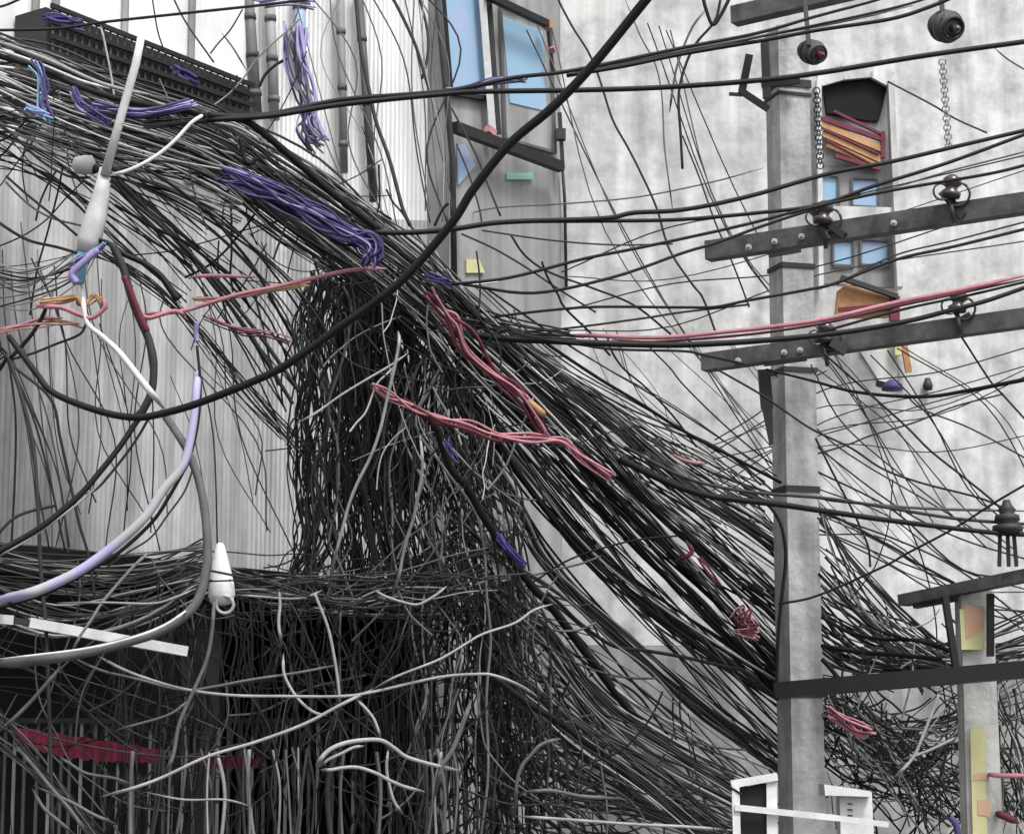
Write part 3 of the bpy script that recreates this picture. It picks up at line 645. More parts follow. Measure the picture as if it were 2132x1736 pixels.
c('thick black cable curving from the bundle down to the violet cables', [(433,240),(480,245),(517,255),(567,293),(633,350),(680,392),(730,432),(790,480)], 8.5, 'k', (11,11.5))
c('pale cable arcing below the thick black bundle end', [(447,256),(475,260),(500,268),(525,282),(545,300)], 3.04, 'l', (10.95,10.95))
c('black hook of cable hanging below the bundle end', [(500,290),(504,310),(512,335),(524,340),(534,328)], 5, 'k', (11,11))
c('dark wire falling from the white tube foot to the lower right', [(233,373),(262,408),(290,443),(350,500),(405,545),(460,590),(500,640)], 3, 'd', (11.3,11.8))
c('black wire starting beside the pale sleeve and sloping right', [(240,427),(280,450),(317,473),(383,503),(433,540),(487,585),(520,640)], 3.6, 'k', (11.2,11.8))
c('dark wire sloping through the grey wall above the orange cables', [(300,350),(350,380),(400,417),(445,455),(483,500),(530,560),(575,640),(620,720)], 3.6, 'd', (11.4,12))
c('dark wire sloping down left of the pale sleeve', [(13,367),(50,400),(83,427),(133,467),(160,490)], 2.8, 'd', (11.6,11.4))
c('dark wire at the left edge reaching the sleeve foot', [(-15,455),(30,485),(67,503),(120,515),(170,530)], 3.4, 'd', (11.6,11.2))
c('dark wire curving into the small white junction box', [(-10,255),(20,275),(83,333),(133,363),(160,370),(187,370)], 3, 'd', (11.5,11.2))
c('thick black curved cable right of the pale sleeve foot', [(200,498),(228,508),(260,530),(300,548),(333,573),(352,598),(370,624)], (5,8), 'k', (11.0,11.0))
c('thick dark cable falling from the sleeve foot past the red tape', [(233,507),(257,560),(268,600),(283,646),(307,700),(317,735),(320,766),(316,812),(300,850),(285,868)], 8.5, 'm', (10.95,11.0))
c('white tube like cable slanting down to the lowest point of the thick black cable', [(172,600),(180,669),(215,702),(250,736),(295,793),(340,849)], (5,8), 'w', (10.9,10.9))
c('thick grey cable looping down and out at the lower left edge', [(335,855),(355,882),(383,925),(402,965),(417,1012),(428,1079),(432,1157),(428,1190),(418,1235),(393,1274),(340,1310),(273,1334),(167,1360),(80,1374),(-20,1384)], (8,12), 'g', (10.9,10.7))
c('painted highlight along the top of the big grey loop at lower left', [(400,1262),(345,1300),(273,1328),(167,1352),(-20,1374)], 3, 'w', (10.65,10.55))  # highlight strip painting the light top of the grey loop, no separate wire
c('thick black cable sweeping from the middle left down to the left edge', [(300,862),(283,880),(250,929),(200,992),(160,1036),(83,1099),(0,1146),(-30,1162)], (6,7), 'k', (11,10.8))
c('thin grey cable beside the sweeping black one', [(310,870),(290,905),(267,939),(235,980),(205,1014),(180,1030)], 3, 'm', (11.1,11.1))
c('pale wire between the sweeping black and grey cables', [(300,890),(262,945),(215,1000),(150,1058),(60,1122),(-20,1168)], 2.08, 'l', (11.15,11))
c('short black cable curling at the left edge below the middle', [(-15,1125),(8,1098),(30,1078),(60,1065),(115,1052)], 3.4, 'd', (11,11.1))
c('wide pale cable with blue and lilac stretches sweeping to the left edge', [(412,770),(410,800),(402,880),(388,950),(370,985),(340,1020),(300,1079),(233,1139),(167,1187),(100,1220),(50,1238),(-20,1254)], (8,12), 'X', (10.85,10.6))
c('dark cable running along the outer side of the wide pale one', [(410,720),(417,800),(412,880),(395,955),(387,972),(353,1032),(317,1086),(247,1150),(180,1190),(100,1232),(-20,1270)], (3,5), 'k', (10.95,10.75))
c('light wire joining the thick grey loop from the left', [(120,1255),(217,1254),(317,1256),(365,1243),(410,1224)], 2.40, 'l', (10.8,10.8))
c('pale wire slanting down the black shop opening at lower left', [(310,1150),(283,1174),(248,1212),(213,1254),(190,1290),(167,1324),(147,1362)], 3.20, 'l', (10.9,10.9))
c('grey wire slanting to the left edge under the grey loop', [(127,1387),(87,1434),(45,1480),(-10,1530)], 4, 'g', (10.9,10.9))
c('long pale cable sagging across the black shop opening', [(207,1367),(250,1390),(300,1410),(383,1434),(483,1447),(600,1449),(711,1449),(777,1440),(911,1410),(994,1403),(1030,1406),(1077,1424),(1120,1450)], 3.20, 'l', (11,11.2))
c('grey cable sagging just above the long pale one', [(150,1368),(210,1395),(280,1412),(380,1436),(440,1430),(520,1415),(620,1400),(711,1382)], 3, 'g', (11.2,11.3))
c('long pale cable rising from lower left to cross the sagging one', [(210,1658),(277,1640),(340,1617),(433,1574),(533,1544),(633,1507),(711,1466),(777,1434)], 3.52, 'l', (10.8,11))
c('thin pale wire rising through the dark tangle to the black diagonal cable', [(777,1434),(827,1407),(911,1374),(960,1346),(1004,1320),(1071,1297),(1111,1270),(1151,1257)], 2.56, 'l', (11,11.4))
c('grey wire curving down from the sag to the red awning', [(446,1240),(442,1307),(430,1374),(400,1444),(373,1507),(360,1574),(340,1616)], 4, 'g', (11,11))
c('thin grey wire branching left above the red awning', [(400,1450),(365,1480),(333,1494),(290,1506),(240,1520)], 2.8, 'g', (11,11))
c('pale wire falling from the closure ring level to the crossing cables', [(655,1235),(660,1247),(683,1307),(697,1374),(705,1430),(708,1470)], 3.20, 'l', (11.2,11.2))
c('pale wire hooking right into the crossing cables', [(590,1360),(592,1404),(617,1450),(650,1480),(680,1490)], 3.20, 'l', (11.2,11.1))
c('light level wire leaving the teardrop closure', [(490,1238),(545,1242),(600,1246),(640,1242),(672,1228)], 2.56, 'l', (11.3,11.3))
c('short bright wire under the closure level', [(581,1226),(583,1260),(580,1300),(588,1345)], 3.36, 'l', (11.3,11.3))
c('grey wire falling down the left edge into the shop opening', [(15,735),(43,819),(63,896),(73,962),(80,1079),(86,1200),(96,1310),(100,1420),(104,1524),(110,1760)], 4.2, 'm', (11,11.2))
c('grey wire falling second from the left edge', [(25,760),(105,830),(125,910),(145,1000),(165,1090),(185,1160),(200,1260)], 3.2, 'm', (11.4,11.6))
c('dark wire rising from the left edge knot to the orange cables', [(22,745),(50,715),(72,688),(90,655),(97,635)], 4.5, 'k', (11,11))
c('thin wire bowing from the left edge knot under the orange cables', [(25,748),(70,735),(120,715),(155,702),(172,690),(180,670)], 2.8, 'd', (11,11))
c('grey wire slanting under the red awning', [(30,1547),(80,1607),(107,1640),(150,1690),(190,1750)], 4, 'g', (11,11))
c('grey wire at the bottom left corner', [(67,1640),(90,1680),(117,1704),(165,1745)], 3.6, 'g', (11,11))
c('pale wire sloping at the bottom below the red awning', [(70,1635),(150,1670),(195,1695),(245,1716)], 3.6, 'g', (11,11))
c('thin grey wire sagging just under the red awning', [(125,1575),(150,1592),(183,1610),(240,1620),(280,1636)], 3, 'g', (11.1,11.1))
c('thin pale wire sagging level near the bottom edge', [(300,1648),(383,1664),(467,1664),(523,1678)], 2.24, 'l', (11.1,11.1))
c('pale coil strand arching over the bottom centre', [(660,1600),(666,1582),(687,1560),(720,1546),(760,1540),(794,1541),(820,1556),(844,1574),(880,1586),(911,1594),(957,1604)], (5,4), 'l', (10.7,11))
c('pale coil strand bending right below the arch', [(668,1602),(690,1602),(711,1598),(744,1597),(780,1608),(811,1624),(845,1638),(885,1648)], 3.68, 'l', (10.7,10.9))
c('short pale coil end inside the arch', [(664,1596),(685,1580),(711,1568),(735,1556),(758,1552)], 3.20, 'l', (10.75,10.75))
c('pale wire dropping from the crossing point to the arch', [(744,1457),(762,1475),(777,1494),(786,1515),(792,1535)], 3.20, 'l', (10.9,10.9))
c('pale wire snaking down below the arch', [(808,1560),(805,1600),(812,1640),(822,1670),(838,1692)], 3.20, 'l', (10.9,10.9))
c('bright wire falling in the dark tangle right of centre', [(874,906),(879,950),(877,996),(868,1040),(861,1079),(848,1120),(838,1160),(831,1197),(817,1240)], 3.20, 'l', (10.9,11.2))
c('long bright wire curving down the middle of the dark tangle', [(829,690),(831,710),(824,752),(807,826),(791,896),(771,952),(744,1006),(727,1049),(712,1105),(700,1150),(682,1222)], 3.36, 'l', (10.8,11))
c('thin pale wire slanting up across the tangle', [(618,882),(660,858),(711,822),(760,792),(811,762),(850,735)], 2.40, 'l', (10.9,11))
c('light wire looping at the tangle foot', [(780,1228),(800,1240),(835,1252),(870,1258),(905,1240),(930,1220)], 2.72, 'l', (11,11))
c('pale wire slanting through the bottom curtain', [(981,1457),(967,1497),(955,1530),(944,1557),(930,1580),(917,1600),(905,1660)], 5, 'g', (11,11))
c('pale level wire left of the white frame near the bottom', [(1081,1650),(1144,1645),(1211,1657),(1290,1662)], 4, 'g', (11.2,11.4))
c('long pale wire along the bottom edge left of the white frame', [(1070,1698),(1160,1704),(1244,1710),(1330,1716),(1421,1720),(1530,1728)], 3.20, 'l', (11.2,11.8))
c('pale hooked wire in the dark lower centre', [(1165,1538),(1140,1544),(1121,1554),(1105,1572),(1087,1594),(1076,1630),(1072,1700)], 4, 'g', (11.1,11.1))
c('thick black cable plunging diagonally from the tangle to the white frame', [(905,880),(937,972),(971,1012),(1004,1072),(1031,1112),(1061,1157),(1111,1224),(1141,1254),(1194,1324),(1244,1390),(1294,1457),(1344,1517),(1421,1580),(1471,1610),(1525,1626)], (8,10), 'k', (11.3,13))
c('black cable leaving the diagonal and levelling toward the pole', [(1141,1235),(1171,1262),(1211,1300),(1277,1344),(1344,1354),(1421,1367),(1508,1387),(1554,1400),(1615,1452)], 4, 'k', (11.8,13.7))
c('painted white highlights sloping below the black diagonal to the pole foot', [(1270,1420),(1311,1457),(1370,1490),(1421,1514),(1488,1554),(1555,1580),(1615,1606)], 3.20, 'l', (12.2,13.5))  # pale tube stands in for white highlights on the cables
c('grey cable sloping lowest through the bottom tangle', [(1161,1510),(1205,1545),(1244,1574),(1300,1600),(1344,1620),(1421,1628),(1520,1640)], 4, 'g', (11.8,13.4))
c('black cable sloping just above the lowest grey cable', [(1030,1410),(1100,1465),(1161,1500),(1250,1570),(1320,1625),(1400,1690),(1450,1750)], 7, 'k', (11.6,12.4))
c('black wire converging on the second pole from the tall pole, highest', [(1705,1195),(1771,1262),(1821,1307),(1880,1328),(1960,1345)], 3.6, 'k', (13.8,13.3))
c('thick black wire sagging right of the tall pole to the bracket', [(1711,1284),(1771,1317),(1838,1330),(1915,1334),(1990,1360)], 4.2, 'k', (13.8,13.3))
c('black wire leaving the pole just above the black crossarm', [(1711,1344),(1788,1357),(1855,1362),(1960,1372)], 5, 'k', (13.8,13.3))
c('short black wire dropping onto the black crossarm', [(1712,1372),(1730,1392),(1752,1420)], 5, 'k', (13.8,13.7))
c('pale wire hanging below the black crossarm left of the second pole', [(1958,1430),(1950,1460),(1938,1490),(1922,1530),(1905,1570),(1885,1596),(1861,1617)], 3.36, 'l', (13,13))
c('pale wire sloping left from the second pole', [(1998,1530),(1960,1550),(1921,1567),(1880,1580)], 3.04, 'l', (13,13))
c('dark wire sloping to the pole below the level black one', [(1480,1478),(1520,1505),(1555,1527),(1590,1556)], 4, 'k', (13,13.6))
bunch('pinkish red cable threading the tangle from left to lower right', [(777,807),(811,826),(861,850),(911,872),(977,889),(1031,910),(1111,918),(1171,924),(1211,952),(1275,998)], 9, 'RRrrr', (11.0,11.7), 7, 2.2, jit=4)
c('dark red cable beside the pinkish one through the tangle', [(840,828),(870,850),(920,878),(977,895),(1040,918),(1120,908),(1180,920),(1230,962),(1275,990)], 4, 'r', (11.05,11.7))
bunch('pink cable descending through the centre of the diagonal fan', [(891,610),(920,650),(944,675),(964,726),(1011,766),(1057,805),(1094,842),(1120,880),(1134,910)], 12, 'RRRrr', (11.2,11.6), 8, 2.6, jit=4)
c('dark red cable beside the pink one through the diagonal fan', [(930,655),(985,690),(1030,770),(1075,800),(1110,845),(1140,890)], 4, 'r', (11.2,11.6))
c('orange cable end among the pink cables of the diagonal fan', [(1085,818),(1100,835),(1120,852),(1136,868)], 8, 'o', (11.5,11.5))
c('pink cable arching from the red tape to the knot', [(293,655),(340,652),(387,646),(440,630),(500,612),(570,598),(640,582),(711,566),(760,560),(806,560)], (4.5,4.5), 'R', (11.1,11.2))
c('thin pink cable level above the arching pink one', [(395,578),(440,574),(530,577)], 4, 'R', (11.3,11.3))
bunch('pink red cable sloping below the arching pink one', [(430,662),(465,680),(500,692),(550,700),(596,716)], 10, 'RRrd', (11.2,11.3), 6, 1.8, jit=3)
bunch('orange strands running level from the pale sleeve foot', [(410,625),(460,622),(520,615),(600,600),(638,592)], 9, 'oRoR', (11.25,11.3), 6, 2.0, jit=3)
bunch('orange cable at the left edge', [(-20,702),(20,685),(80,672),(125,668),(165,674)], 6, 'ooR', (11,11), 4, 2.0, jit=3)
c('pink cable above the orange one at the left edge', [(-20,690),(40,678),(80,665),(130,662)], 4, 'R', (11.05,11))
bunch('orange and brown cable knotted round the sleeve foot', [(83,632),(130,628),(160,620),(168,638),(182,630),(200,618),(220,640)], 8, 'oyoR', (10.95,10.95), 6, 2.2, jit=3)
c('pink cable knotted round the sleeve foot', [(80,640),(125,640),(165,655),(190,662),(218,640),(212,615)], 5, 'R', (10.9,10.9))
c('dark red tape spiralled on the thick dark cable', [(258,575),(270,605),(284,640),(296,668),(306,690)], 7, 'r', (10.85,10.9), name='tape', cat='tape')
c('pink cable crossing right from the red taped one', [(290,655),(310,662),(335,655),(365,648),(387,658)], 5, 'R', (11,11))
bunch('red wire cluster strand in front of the left side of the tall pole', [(1530,1285),(1548,1265),(1552,1290),(1570,1300),(1540,1310),(1575,1325)], 14, 'rrR', (13.2,13.2), 6, 2.0, jit=5)
c('red wire segment high in the diagonal fan near the pole', [(1395,945),(1430,960),(1470,966)], 4, 'R', (12.9,12.9))
bunch('red wire segment low in the diagonal fan near the pole', [(1455,1165),(1470,1185),(1496,1218)], 7, 'rr', (12.9,12.9), 5, 2.0, jit=3)
c('small red wire segment above the low one in the diagonal fan', [(1428,1125),(1440,1150),(1405,1170)], 5, 'r', (12.9,12.9))
bunch('dark red cable in the lower tangle between the two poles', [(1722,1476),(1750,1490),(1780,1510),(1815,1520)], 10, 'rrR', (13.1,13.1), 6, 2.4, jit=3)
c('pink red cable beside the dark red one between the two poles', [(1720,1490),(1755,1508),(1790,1530),(1805,1534)], 6, 'R', (13.15,13.15))
c('level red wire right of the second pole', [(2050,1610),(2085,1614),(2150,1614)], 5, 'R', (13,13))
c('short red wire at the bottom right corner', [(2070,1690),(2095,1700),(2120,1712)], 8, 'r', (13,13))
c('navy cable scrap near the bottom right corner', [(1978,1700),(1990,1715),(1995,1740)], 7, 'p', (13,13))
c('lilac wire in the middle of the left wall', [(410,670),(408,690),(411,712)], 5.5, 'P', (11.2,11.2))
bunch('navy strands on the black diagonal cable', [(1040,1118),(1062,1148),(1092,1180)], 10, 'nnpk', (11.25,11.25), 9, 2.4, jit=3)
bunch('navy strands on the cables right of the knot', [(890,574),(915,584),(938,592)], 8, 'nnpk', (11.15,11.15), 7, 2.2, jit=3)
bunch('navy strands on the dark cable below the red cable', [(930,915),(938,940),(950,958)], 6, 'nnp', (11.15,11.15), 5, 2.0, jit=3)
c('lilac blue strip round the cables at the sleeve foot', [(160,590),(150,570),(175,545),(205,520)], 8, 'P', (10.9,10.9))
bunch('thick bundle of violet cables sloping down to the knot', [(474,362),(533,385),(600,420),(667,453),(715,483),(761,500),(778,520),(771,545)], 21, 'ppppPPnnk', (10.95,11.1), 40, 2.1, jit=6)
bunch('level bundle of violet cables below the caged balcony', [(200,226),(277,235),(330,233),(400,218)], 11, 'ppPPn', (11.0,11.05), 14, 2.4)
bunch('short bundle of violet cables left of the white tube', [(153,183),(165,212),(190,232),(222,253)], 9, 'ppPn', (11,11), 9, 2.2)
bunch('violet and blue cables tangled near the top left edge', [(72,130),(85,155),(92,190),(88,225),(105,250)], 9, 'ppPbb', (11.2,11.2), 9, 2.2)
bunch('pale blue rag like wires near the top left edge', [(58,228),(72,232),(95,238)], 9, 'bbP', (11.1,11.1), 7, 2.6)
bunch('lilac wires hanging down the white sheet wall', [(612,60),(616,130),(632,185),(642,230),(640,270),(662,300)], 20, 'PPPPplm', (14.0,13.8), 20, 2.4, jit=7)
bunch('dark violet wires on the white sheet wall at the top', [(540,8),(600,5),(650,10)], 10, 'PpP', (14.1,14.1), 6, 2.2)
bunch('violet rag in the balcony cage corner', [(98,40),(130,45),(165,50)], 14, 'ppn', (12.6,12.6), 8, 3)
bunch('violet rag at the right part of the balcony cage', [(365,145),(380,155),(400,165)], 14, 'nnp', (13.2,13.2), 8, 3)
bunch('lilac wires crossing the blue window', [(925,190),(975,184),(1030,168),(1090,165)], 7, 'PpP', (12.3,12.3), 6, 2.2)
bunch('knot of violet wires at the sleeve foot', [(155,548),(170,540),(200,522),(215,510)], 9, 'PPpb', (10.95,10.95), 8, 2.6)

# ---- families of look-alike wires
dk = 'kkkkddm'; mix = 'kkkdddmmgl'; lite = 'dmmgggl'; dl = 'kkkddddmmggl'
fam(22, 190, [(-60,160,0,105),(100,200,0,95),(260,255,-6,85),(430,305,-20,72),(620,420,-35,75),(800,560,-50,68),(950,690,-55,55)], (1.5,4.2), 'kkkkkdddmmmgglll', (11.6,12.6), 5, .14, 'dark wire in the dense upper left band sloping down to the knot', 'wires of the upper left band', cut=.35)
fam(0, 40, [(-60,250,0,80),(100,330,0,70),(250,430,-10,80),(400,560,-20,80)], (1.4,2.8), 'kddmm', (12,12.8), 6, .15)
fam(0, 26, [(-60,190,0,70),(150,270,0,60),(330,330,0,60),(500,400,0,60)], (2.,3.6), 'gllgw', (11.5,12), 5, .14)
fam(14, 20, [(230,370,15,15),(400,480,-30,55),(560,640,-60,60),(640,800,-55,55)], (1.7,3.4), dk, (11.6,12.4), 5, .15, 'dark wire sloping across the grey left wall below the white tube', 'wires sloping across the left wall')
fam(46, 90, [(850,590,-45,50),(930,680,-55,50),(1060,810,-62,62),(1220,960,-75,110),(1420,1130,-70,190),(1640,1330,0,310),(1680,1370,0,310)], (1.2,3.2), 'kkddmmmgggl', (11.9,12.8,14.45,14.9), 5, .10, 'dark wire in the diagonal fan spreading from the knot to the tall pole', 'wires of the diagonal fan', cut=.12)
for pts, w0, w1, nn in (([(1000,690),(1120,760),(1260,860),(1420,1000),(1560,1090),(1690,1180)],14,22,36), ([(960,720),(1090,850),(1200,960),(1330,1100),(1480,1250),(1640,1420),(1680,1450)],16,34,44),
    ([(900,700),(1000,850),(1100,1000),(1230,1150),(1400,1290),(1640,1450),(1690,1480)],12,26,34), ([(1040,720),(1200,860),(1350,1030),(1500,1160),(1690,1320)],10,26,30),
    ([(930,760),(1010,940),(1080,1060),(1150,1180),(1300,1330),(1480,1480),(1640,1600),(1680,1620)],10,22,34), ([(1050,1400),(1200,1520),(1350,1620),(1500,1740)],22,30,40), ([(1010,1230),(1130,1330),(1240,1470),(1360,1560),(1540,1660)],16,30,40)):
    m_ = len(pts)
    fam(0, int(nn*1.1), [(x, y, -(w0+(w1-w0)*i/(m_-1))*.6, (w0+(w1-w0)*i/(m_-1))) for i, (x, y) in enumerate(pts)], (1.4,4.2), 'kkkkddmmggl', (11.8,12.2,14.4,14.9) if pts[-1][0] > 1650 else (11.8,12.6), 3, .3)
fam(0, 60, [(850,570,-30,60),(930,660,-40,60),(1060,790,-50,50),(1200,910,-60,60)], (1.6,4), 'kkkkdlw', (11.7,12.3), 5, .15)
fam(20, 260, [(740,600,85,30),(735,700,105,20),(735,850,110,0),(735,980,112,0),(750,1120,120,0),(760,1260,170,15)], (1.5,3.6), 'kkkdddmmmmgg', (12.0,13.4), 6, .16, 'dark wire falling from the knot in the dense vertical mass', 'wires of the vertical mass', wave=9)
fam(0, 150, [(800,560,80,20),(790,640,80,20),(790,760,75,0),(800,900,75,0),(820,1050,90,0)], (1.8,4.2), 'kkkkddm', (12.0,13.0), 9, .25, wave=12)
fam(14, 180, [(920,720,65,-30),(900,880,95,0),(930,1060,130,0),(960,1250,150,10),(960,1450,170,0),(950,1760,200,0)], (1.6,3.8), 'kkkdddmmggl', (11.8,13.2), 11, .2, 'wire hanging in loose strands below the knot right of the vertical mass', 'loose strands below the knot', wave=14, cut=.4)
fam(22, 300, [(650,1225,410,0),(650,1340,420,0),(650,1480,420,0),(650,1620,430,0),(640,1780,430,0)], (1.5,3.8), 'kkkddddmmmg', (11.6,13.6), 7, .04, 'grey wire hanging in the curtain at the bottom centre', 'wires of the bottom curtain', wave=7, cut=.6)
fam(12, 40, [(600,1560,350,0),(600,1650,355,0),(600,1790,360,0)], (2.5,5), 'mmggl', (11.2,11.6), 4, .02, 'thick grey wire standing out in the curtain at the bottom edge', 'front wires of the bottom curtain')
fam(14, 4, [(750,-40,170,0),(790,120,150,0),(820,300,130,0),(860,470,100,0)], (1.2,2.6), 'mggl', (13.2,14), 8, .15, 'thin wire hanging over the white sheet wall at the top centre', 'thin wires over the sheet wall')
fam(0, 12, [(760,-30,190,0),(790,200,150,0),(840,440,120,0)], (1.2,2.6), 'glgm', (14.0,14.7), 8, .08)
fam(12, 36, [(200,520,230,30),(240,700,250,0),(290,900,270,0),(330,1150,290,0)], (1.1,2.4), 'dmmggg', (12.4,13.4), 10, .12, 'thin wire hanging in front of the weathered left wall', 'thin wires over the left wall', cut=.4)
fam(6, 6, [(15,735,8,10),(40,860,35,0),(60,1000,60,0),(70,1150,80,0)], (1.6,3), 'kdmm', (11.4,12), 4, .1, 'thin wire fanning down from the small knot at the left edge', 'wires below the left edge knot')
fam(8, 6, [(-30,650,0,110),(5,735,6,8),(-30,760,0,60)], (1.6,3), 'kdd', (11.2,11.6), 4, .2, 'dark wire gathered into the small knot at the left edge', 'wires at the left edge knot')
fam(0, 30, [(-40,590,0,50),(60,600,0,45),(160,555,0,35),(205,510,0,15)], (1.4,3), 'kdmgl', (11.3,11.6), 5, .2)
fam(0, 24, [(205,520,20,5),(320,600,40,30),(440,720,60,60),(560,860,70,60),(640,960,60,60)], (1.1,2.2), 'dmm', (12,13), 8, .15)
fam(12, 60, [(-50,1200,0,75),(120,1235,0,90),(280,1235,0,80),(430,1180,0,50)], (1.4,3.2), 'ddmmgl', (11.2,12.4), 6, .15, 'pale wire sagging under the black canopy at lower left', 'wires under the canopy')
fam(0, 16, [(-50,1400,0,90),(120,1470,0,110),(300,1560,0,110),(480,1600,0,90)], (1.3,2.8), 'dmmg', (11.2,12.2), 12, .25)
fam(0, 30, [(-40,1480,0,60),(60,1580,10,40),(160,1690,20,30),(240,1780,20,20)], (1.4,3), 'dmmg', (11.2,12.2), 8, .2)
fam(10, 56, [(400,1190,0,35),(560,1225,0,42),(720,1235,0,48),(900,1225,0,60),(1080,1180,0,90)], (1.5,3.2), 'kkddmmgl', (11.2,12.6), 10, .3, 'wire sagging level across the foot of the vertical mass', 'level wires at the foot of the mass', wave=8, cut=.5)
fam(16, 60, [(900,1120,-50,80),(1010,1240,-60,90),(1130,1370,-70,110),(1270,1510,-90,110),(1430,1640,-120,70),(1580,1740,-90,40)], (1.5,4), 'kkkdddmmmgg', (11.8,12.8,12.9,13.7), 9, .15, 'dark wire sloping through the lower tangle toward the white frame', 'wires of the lower tangle', wave=6, cut=.3)
fam(0, 50, [(1000,1500,60,-60),(1080,1600,90,-60),(1180,1700,120,-50),(1260,1790,150,-20)], (1.6,4), 'kkddmmg', (12,13.2), 12, .2, wave=10)
fam(0, 44, [(1050,1560,0,80),(1200,1640,0,90),(1350,1690,0,60),(1540,1740,0,40)], (1.6,4.5), 'kkkkddmg', (12,13.2), 12, .2, wave=10)
fam(16, 70, [(1700,1190,0,110),(1790,1270,0,90),(1880,1335,0,55),(1975,1375,0,25),(2060,1380,0,30)], (1.6,3.6), 'kkddmml', (14.15,14.6), 5, .15, 'dark wire gathered between the tall pole and the second pole', 'wires between the two poles', cut=.25)
fam(0, 50, [(1690,1300,0,90),(1780,1370,0,50),(1880,1385,0,30),(1990,1370,0,30),(2150,1330,0,60)], (1.6,3.4), 'kkddmg', (14.2,14.6), 5, .15)
fam(10, 110, [(1690,1500,0,70),(1780,1560,0,80),(1880,1600,0,80),(1980,1570,0,110),(2150,1520,0,160)], (1.6,3.6), 'kkddmmgll', (14.2,14.9), 12, .3, 'wire in the loose tangle behind the second pole at lower right', 'wires of the lower right tangle', wave=12, cut=.5)
fam(0, 70, [(1730,1440,50,0),(1800,1520,60,0),(1900,1620,60,20),(1980,1740,80,0)], (1.5,3.5), 'kkdmgl', (13.6,14.6), 12, .2, wave=14, cut=.4)
fam(0, 60, [(2060,1420,50,0),(2090,1540,50,0),(2120,1700,60,0)], (1.5,3.5), 'kddmgl', (13.6,14.6), 14, .2, wave=14)
fam(0, 14, [(1705,1060,8,20),(1770,1180,30,10),(1850,1290,50,10),(1930,1370,40,10)], (1.6,2.8), 'dml', (13.8,14.2), 5, .2)
fam(0, 16, [(1380,700,200,20),(1480,830,200,20),(1620,980,220,20),(1760,1120,220,20)], (.9,1.6), 'mmg', (14.6,15.4), 8, .1)
fam(0, 22, [(960,600,40,-10),(1150,760,60,-30),(1330,900,80,-50),(1560,1040,60,-60)], (1.4,2.6), 'ddm', (12.6,13.8), 5, .15)
fam(0, 24, [(900,640,30,40),(1000,665,20,30),(1100,690,20,20),(1200,700,10,12)], (1.6,3.4), 'kkdl', (11.8,12.6), 5, .2)
fam(0, 16, [(300,252,0,14),(430,245,0,10),(560,238,0,7),(711,214,0,6)], (2,3.4), 'kkd', (11.2,11.6), 2, .1)
fam(0, 14, [(1230,60,160,0),(1420,480,170,0),(1620,820,170,0),(1800,1080,150,0)], (1.6,2.4), 'dmg', (14.6,15.6), 6, .2)
fam(0, 14, [(1780,740,150,-30),(1900,880,150,-30),(2060,1040,110,-20),(2180,1150,100,0)], (1.6,2.6), 'ddm', (13.6,14.6), 6, .2)
fam(0, 12, [(1480,1000,0,90),(1720,900,0,70),(1950,850,0,80),(2160,770,0,110)], (1.5,2.3), 'dmm', (14.4,15.4), 6, .3)
fam(0, 18, [(1690,1010,0,90),(1850,1110,0,70),(2000,1190,0,60),(2160,1230,0,90)], (1.8,3), 'ddm', (14.2,14.8), 6, .3)
fam(0, 9, [(1180,640,0,110),(1400,600,0,120),(1700,520,0,120),(2150,400,0,130)], (1.6,2.6), 'ddm', (14.2,15), 5, .15)
# loose curls
def curls(n, x0, x1, y0, y1, size, tones, Y, r=(1.1,2.5), drift=None):
    for i in range(n):
        x, y = random.uniform(x0, x1), random.uniform(y0, y1); a = random.gauss(1.57, .5) if random.random() < .7 else random.uniform(0, 6.28)
        s = random.uniform(.6, 1.5)*size
        pts = [(x, y)]; da = random.gauss(0, .14)
        for k in range(random.randint(4, 7)):
            a += da+random.gauss(0, .12); pts.append((pts[-1][0]+math.cos(a)*s*.33, pts[-1][1]+math.sin(a)*s*.33))
        Yd = random.uniform(*Y); rr = random.uniform(*r); w = cable_pts(pts, (Yd, Yd+random.uniform(-.1, .1)), 0, 5)
        STUFF[random.choice(tones)].tube(w, [rr*m_px(p.y) for p in w], 4, False)
curls(24, 680, 860, 560, 950, 120, 'kkkddm', (11.6,12.4))
curls(60, 820, 1080, 850, 1250, 150, 'kkddmggl', (11.6,12.4))
curls(90, 420, 1150, 1180, 1420, 130, 'kkdddmg', (11.6,12.8))
curls(50, 900, 1450, 1380, 1700, 150, 'kkkkddmg', (11.6,12.8))
curls(24, 0, 420, 1130, 1420, 160, 'dmmg', (11.4,12.4))
curls(34, 0, 1000, 1420, 1700, 190, 'kddmmg', (11.4,12.4))
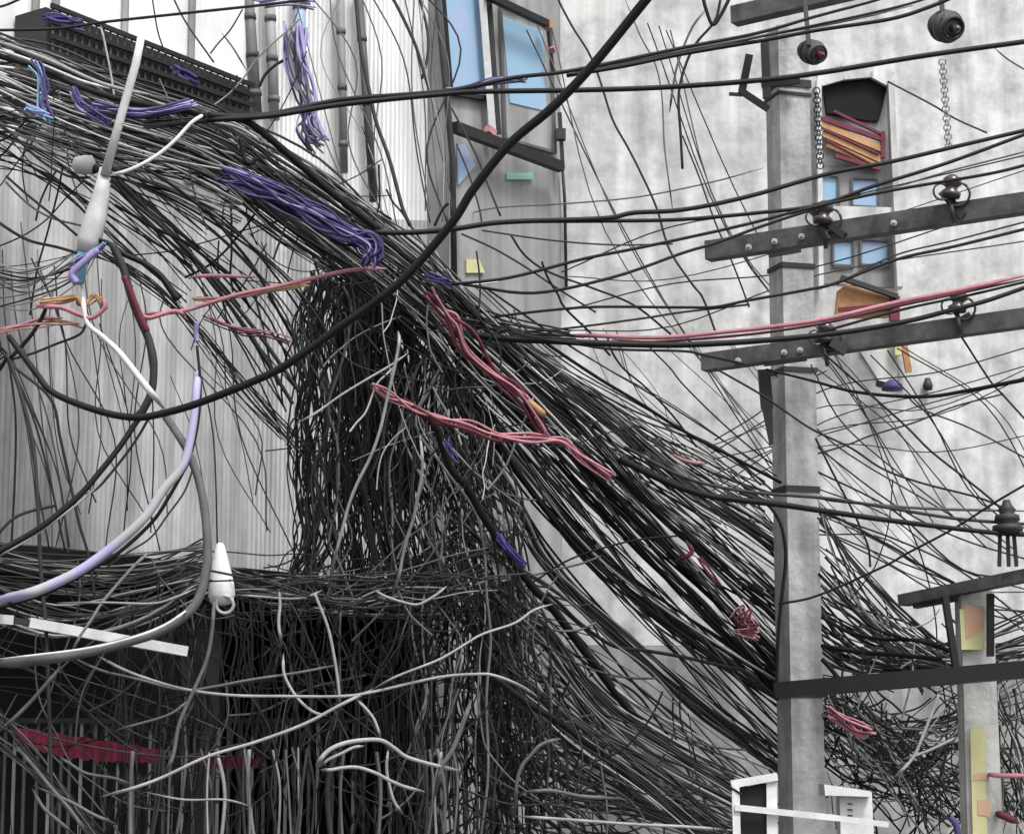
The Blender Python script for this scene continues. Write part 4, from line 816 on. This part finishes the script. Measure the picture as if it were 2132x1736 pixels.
curls(60, 1720, 2120, 1440, 1736, 120, 'kkddmgl', (14.2,14.6))
curls(24, 1750, 1980, 1250, 1400, 100, 'kkdml', (13.5,14.2))
curls(26, 0, 520, 150, 400, 130, 'kkdgl', (11.6,12.4))
curls(30, 430, 820, 330, 640, 120, 'kkddg', (11.6,12.4))
curls(30, 820, 1120, 560, 900, 100, 'kdlgw', (11.5,12.2))
# everything beyond the individually built wires: one uncountable mass
vs, fs, mi, mats = [], [], [], []
for k, mb in STUFF.items():
    if not mb.f: continue
    o = len(vs); vs += mb.v; fs += [tuple(i+o for i in f) for f in mb.f]; mi += [len(mats)]*len(mb.f); mats.append(M[k])
so_ = mk('cable_tangle', vs, fs, mats, None, True); so_.data.polygons.foreach_set('material_index', mi)
tag(so_, 'mass of countless thin dark and grey wires filling the space between the cables', 'wires', kind='stuff')
print('CABLES', NC, 'stuff faces', len(fs))

# ================================================================== LIGHT
sc.world = bpy.data.worlds.new('World'); sc.world.use_nodes = True
nt = sc.world.node_tree; bg = nt.nodes['Background']
sky = nt.nodes.new('ShaderNodeTexSky'); sky.sky_type = 'NISHITA'; sky.sun_disc = False
el, rot = math.radians(58), math.radians(150)
sky.sun_elevation = el; sky.sun_rotation = rot; sky.dust_density = 4; sky.air_density = 1
hs = nt.nodes.new('ShaderNodeHueSaturation'); hs.inputs['Saturation'].default_value = .12
nt.links.new(sky.outputs[0], hs.inputs['Color']); nt.links.new(hs.outputs[0], bg.inputs[0]); bg.inputs[1].default_value = .15
sd = bpy.data.lights.new('sun', 'SUN'); sd.energy = 1.5; sd.angle = math.radians(12); sd.color = (1, .985, .96)
so = bpy.data.objects.new('sun', sd); C.objects.link(so)
d = Vector((math.sin(rot)*math.cos(el), math.cos(rot)*math.cos(el), math.sin(el)))
so.rotation_euler = d.to_track_quat('Z', 'Y').to_euler(); so.location = d*30
sc.view_settings.view_transform = 'Standard'; sc.view_settings.look = 'None'; sc.view_settings.gamma = 1
sc.view_settings.exposure = .78
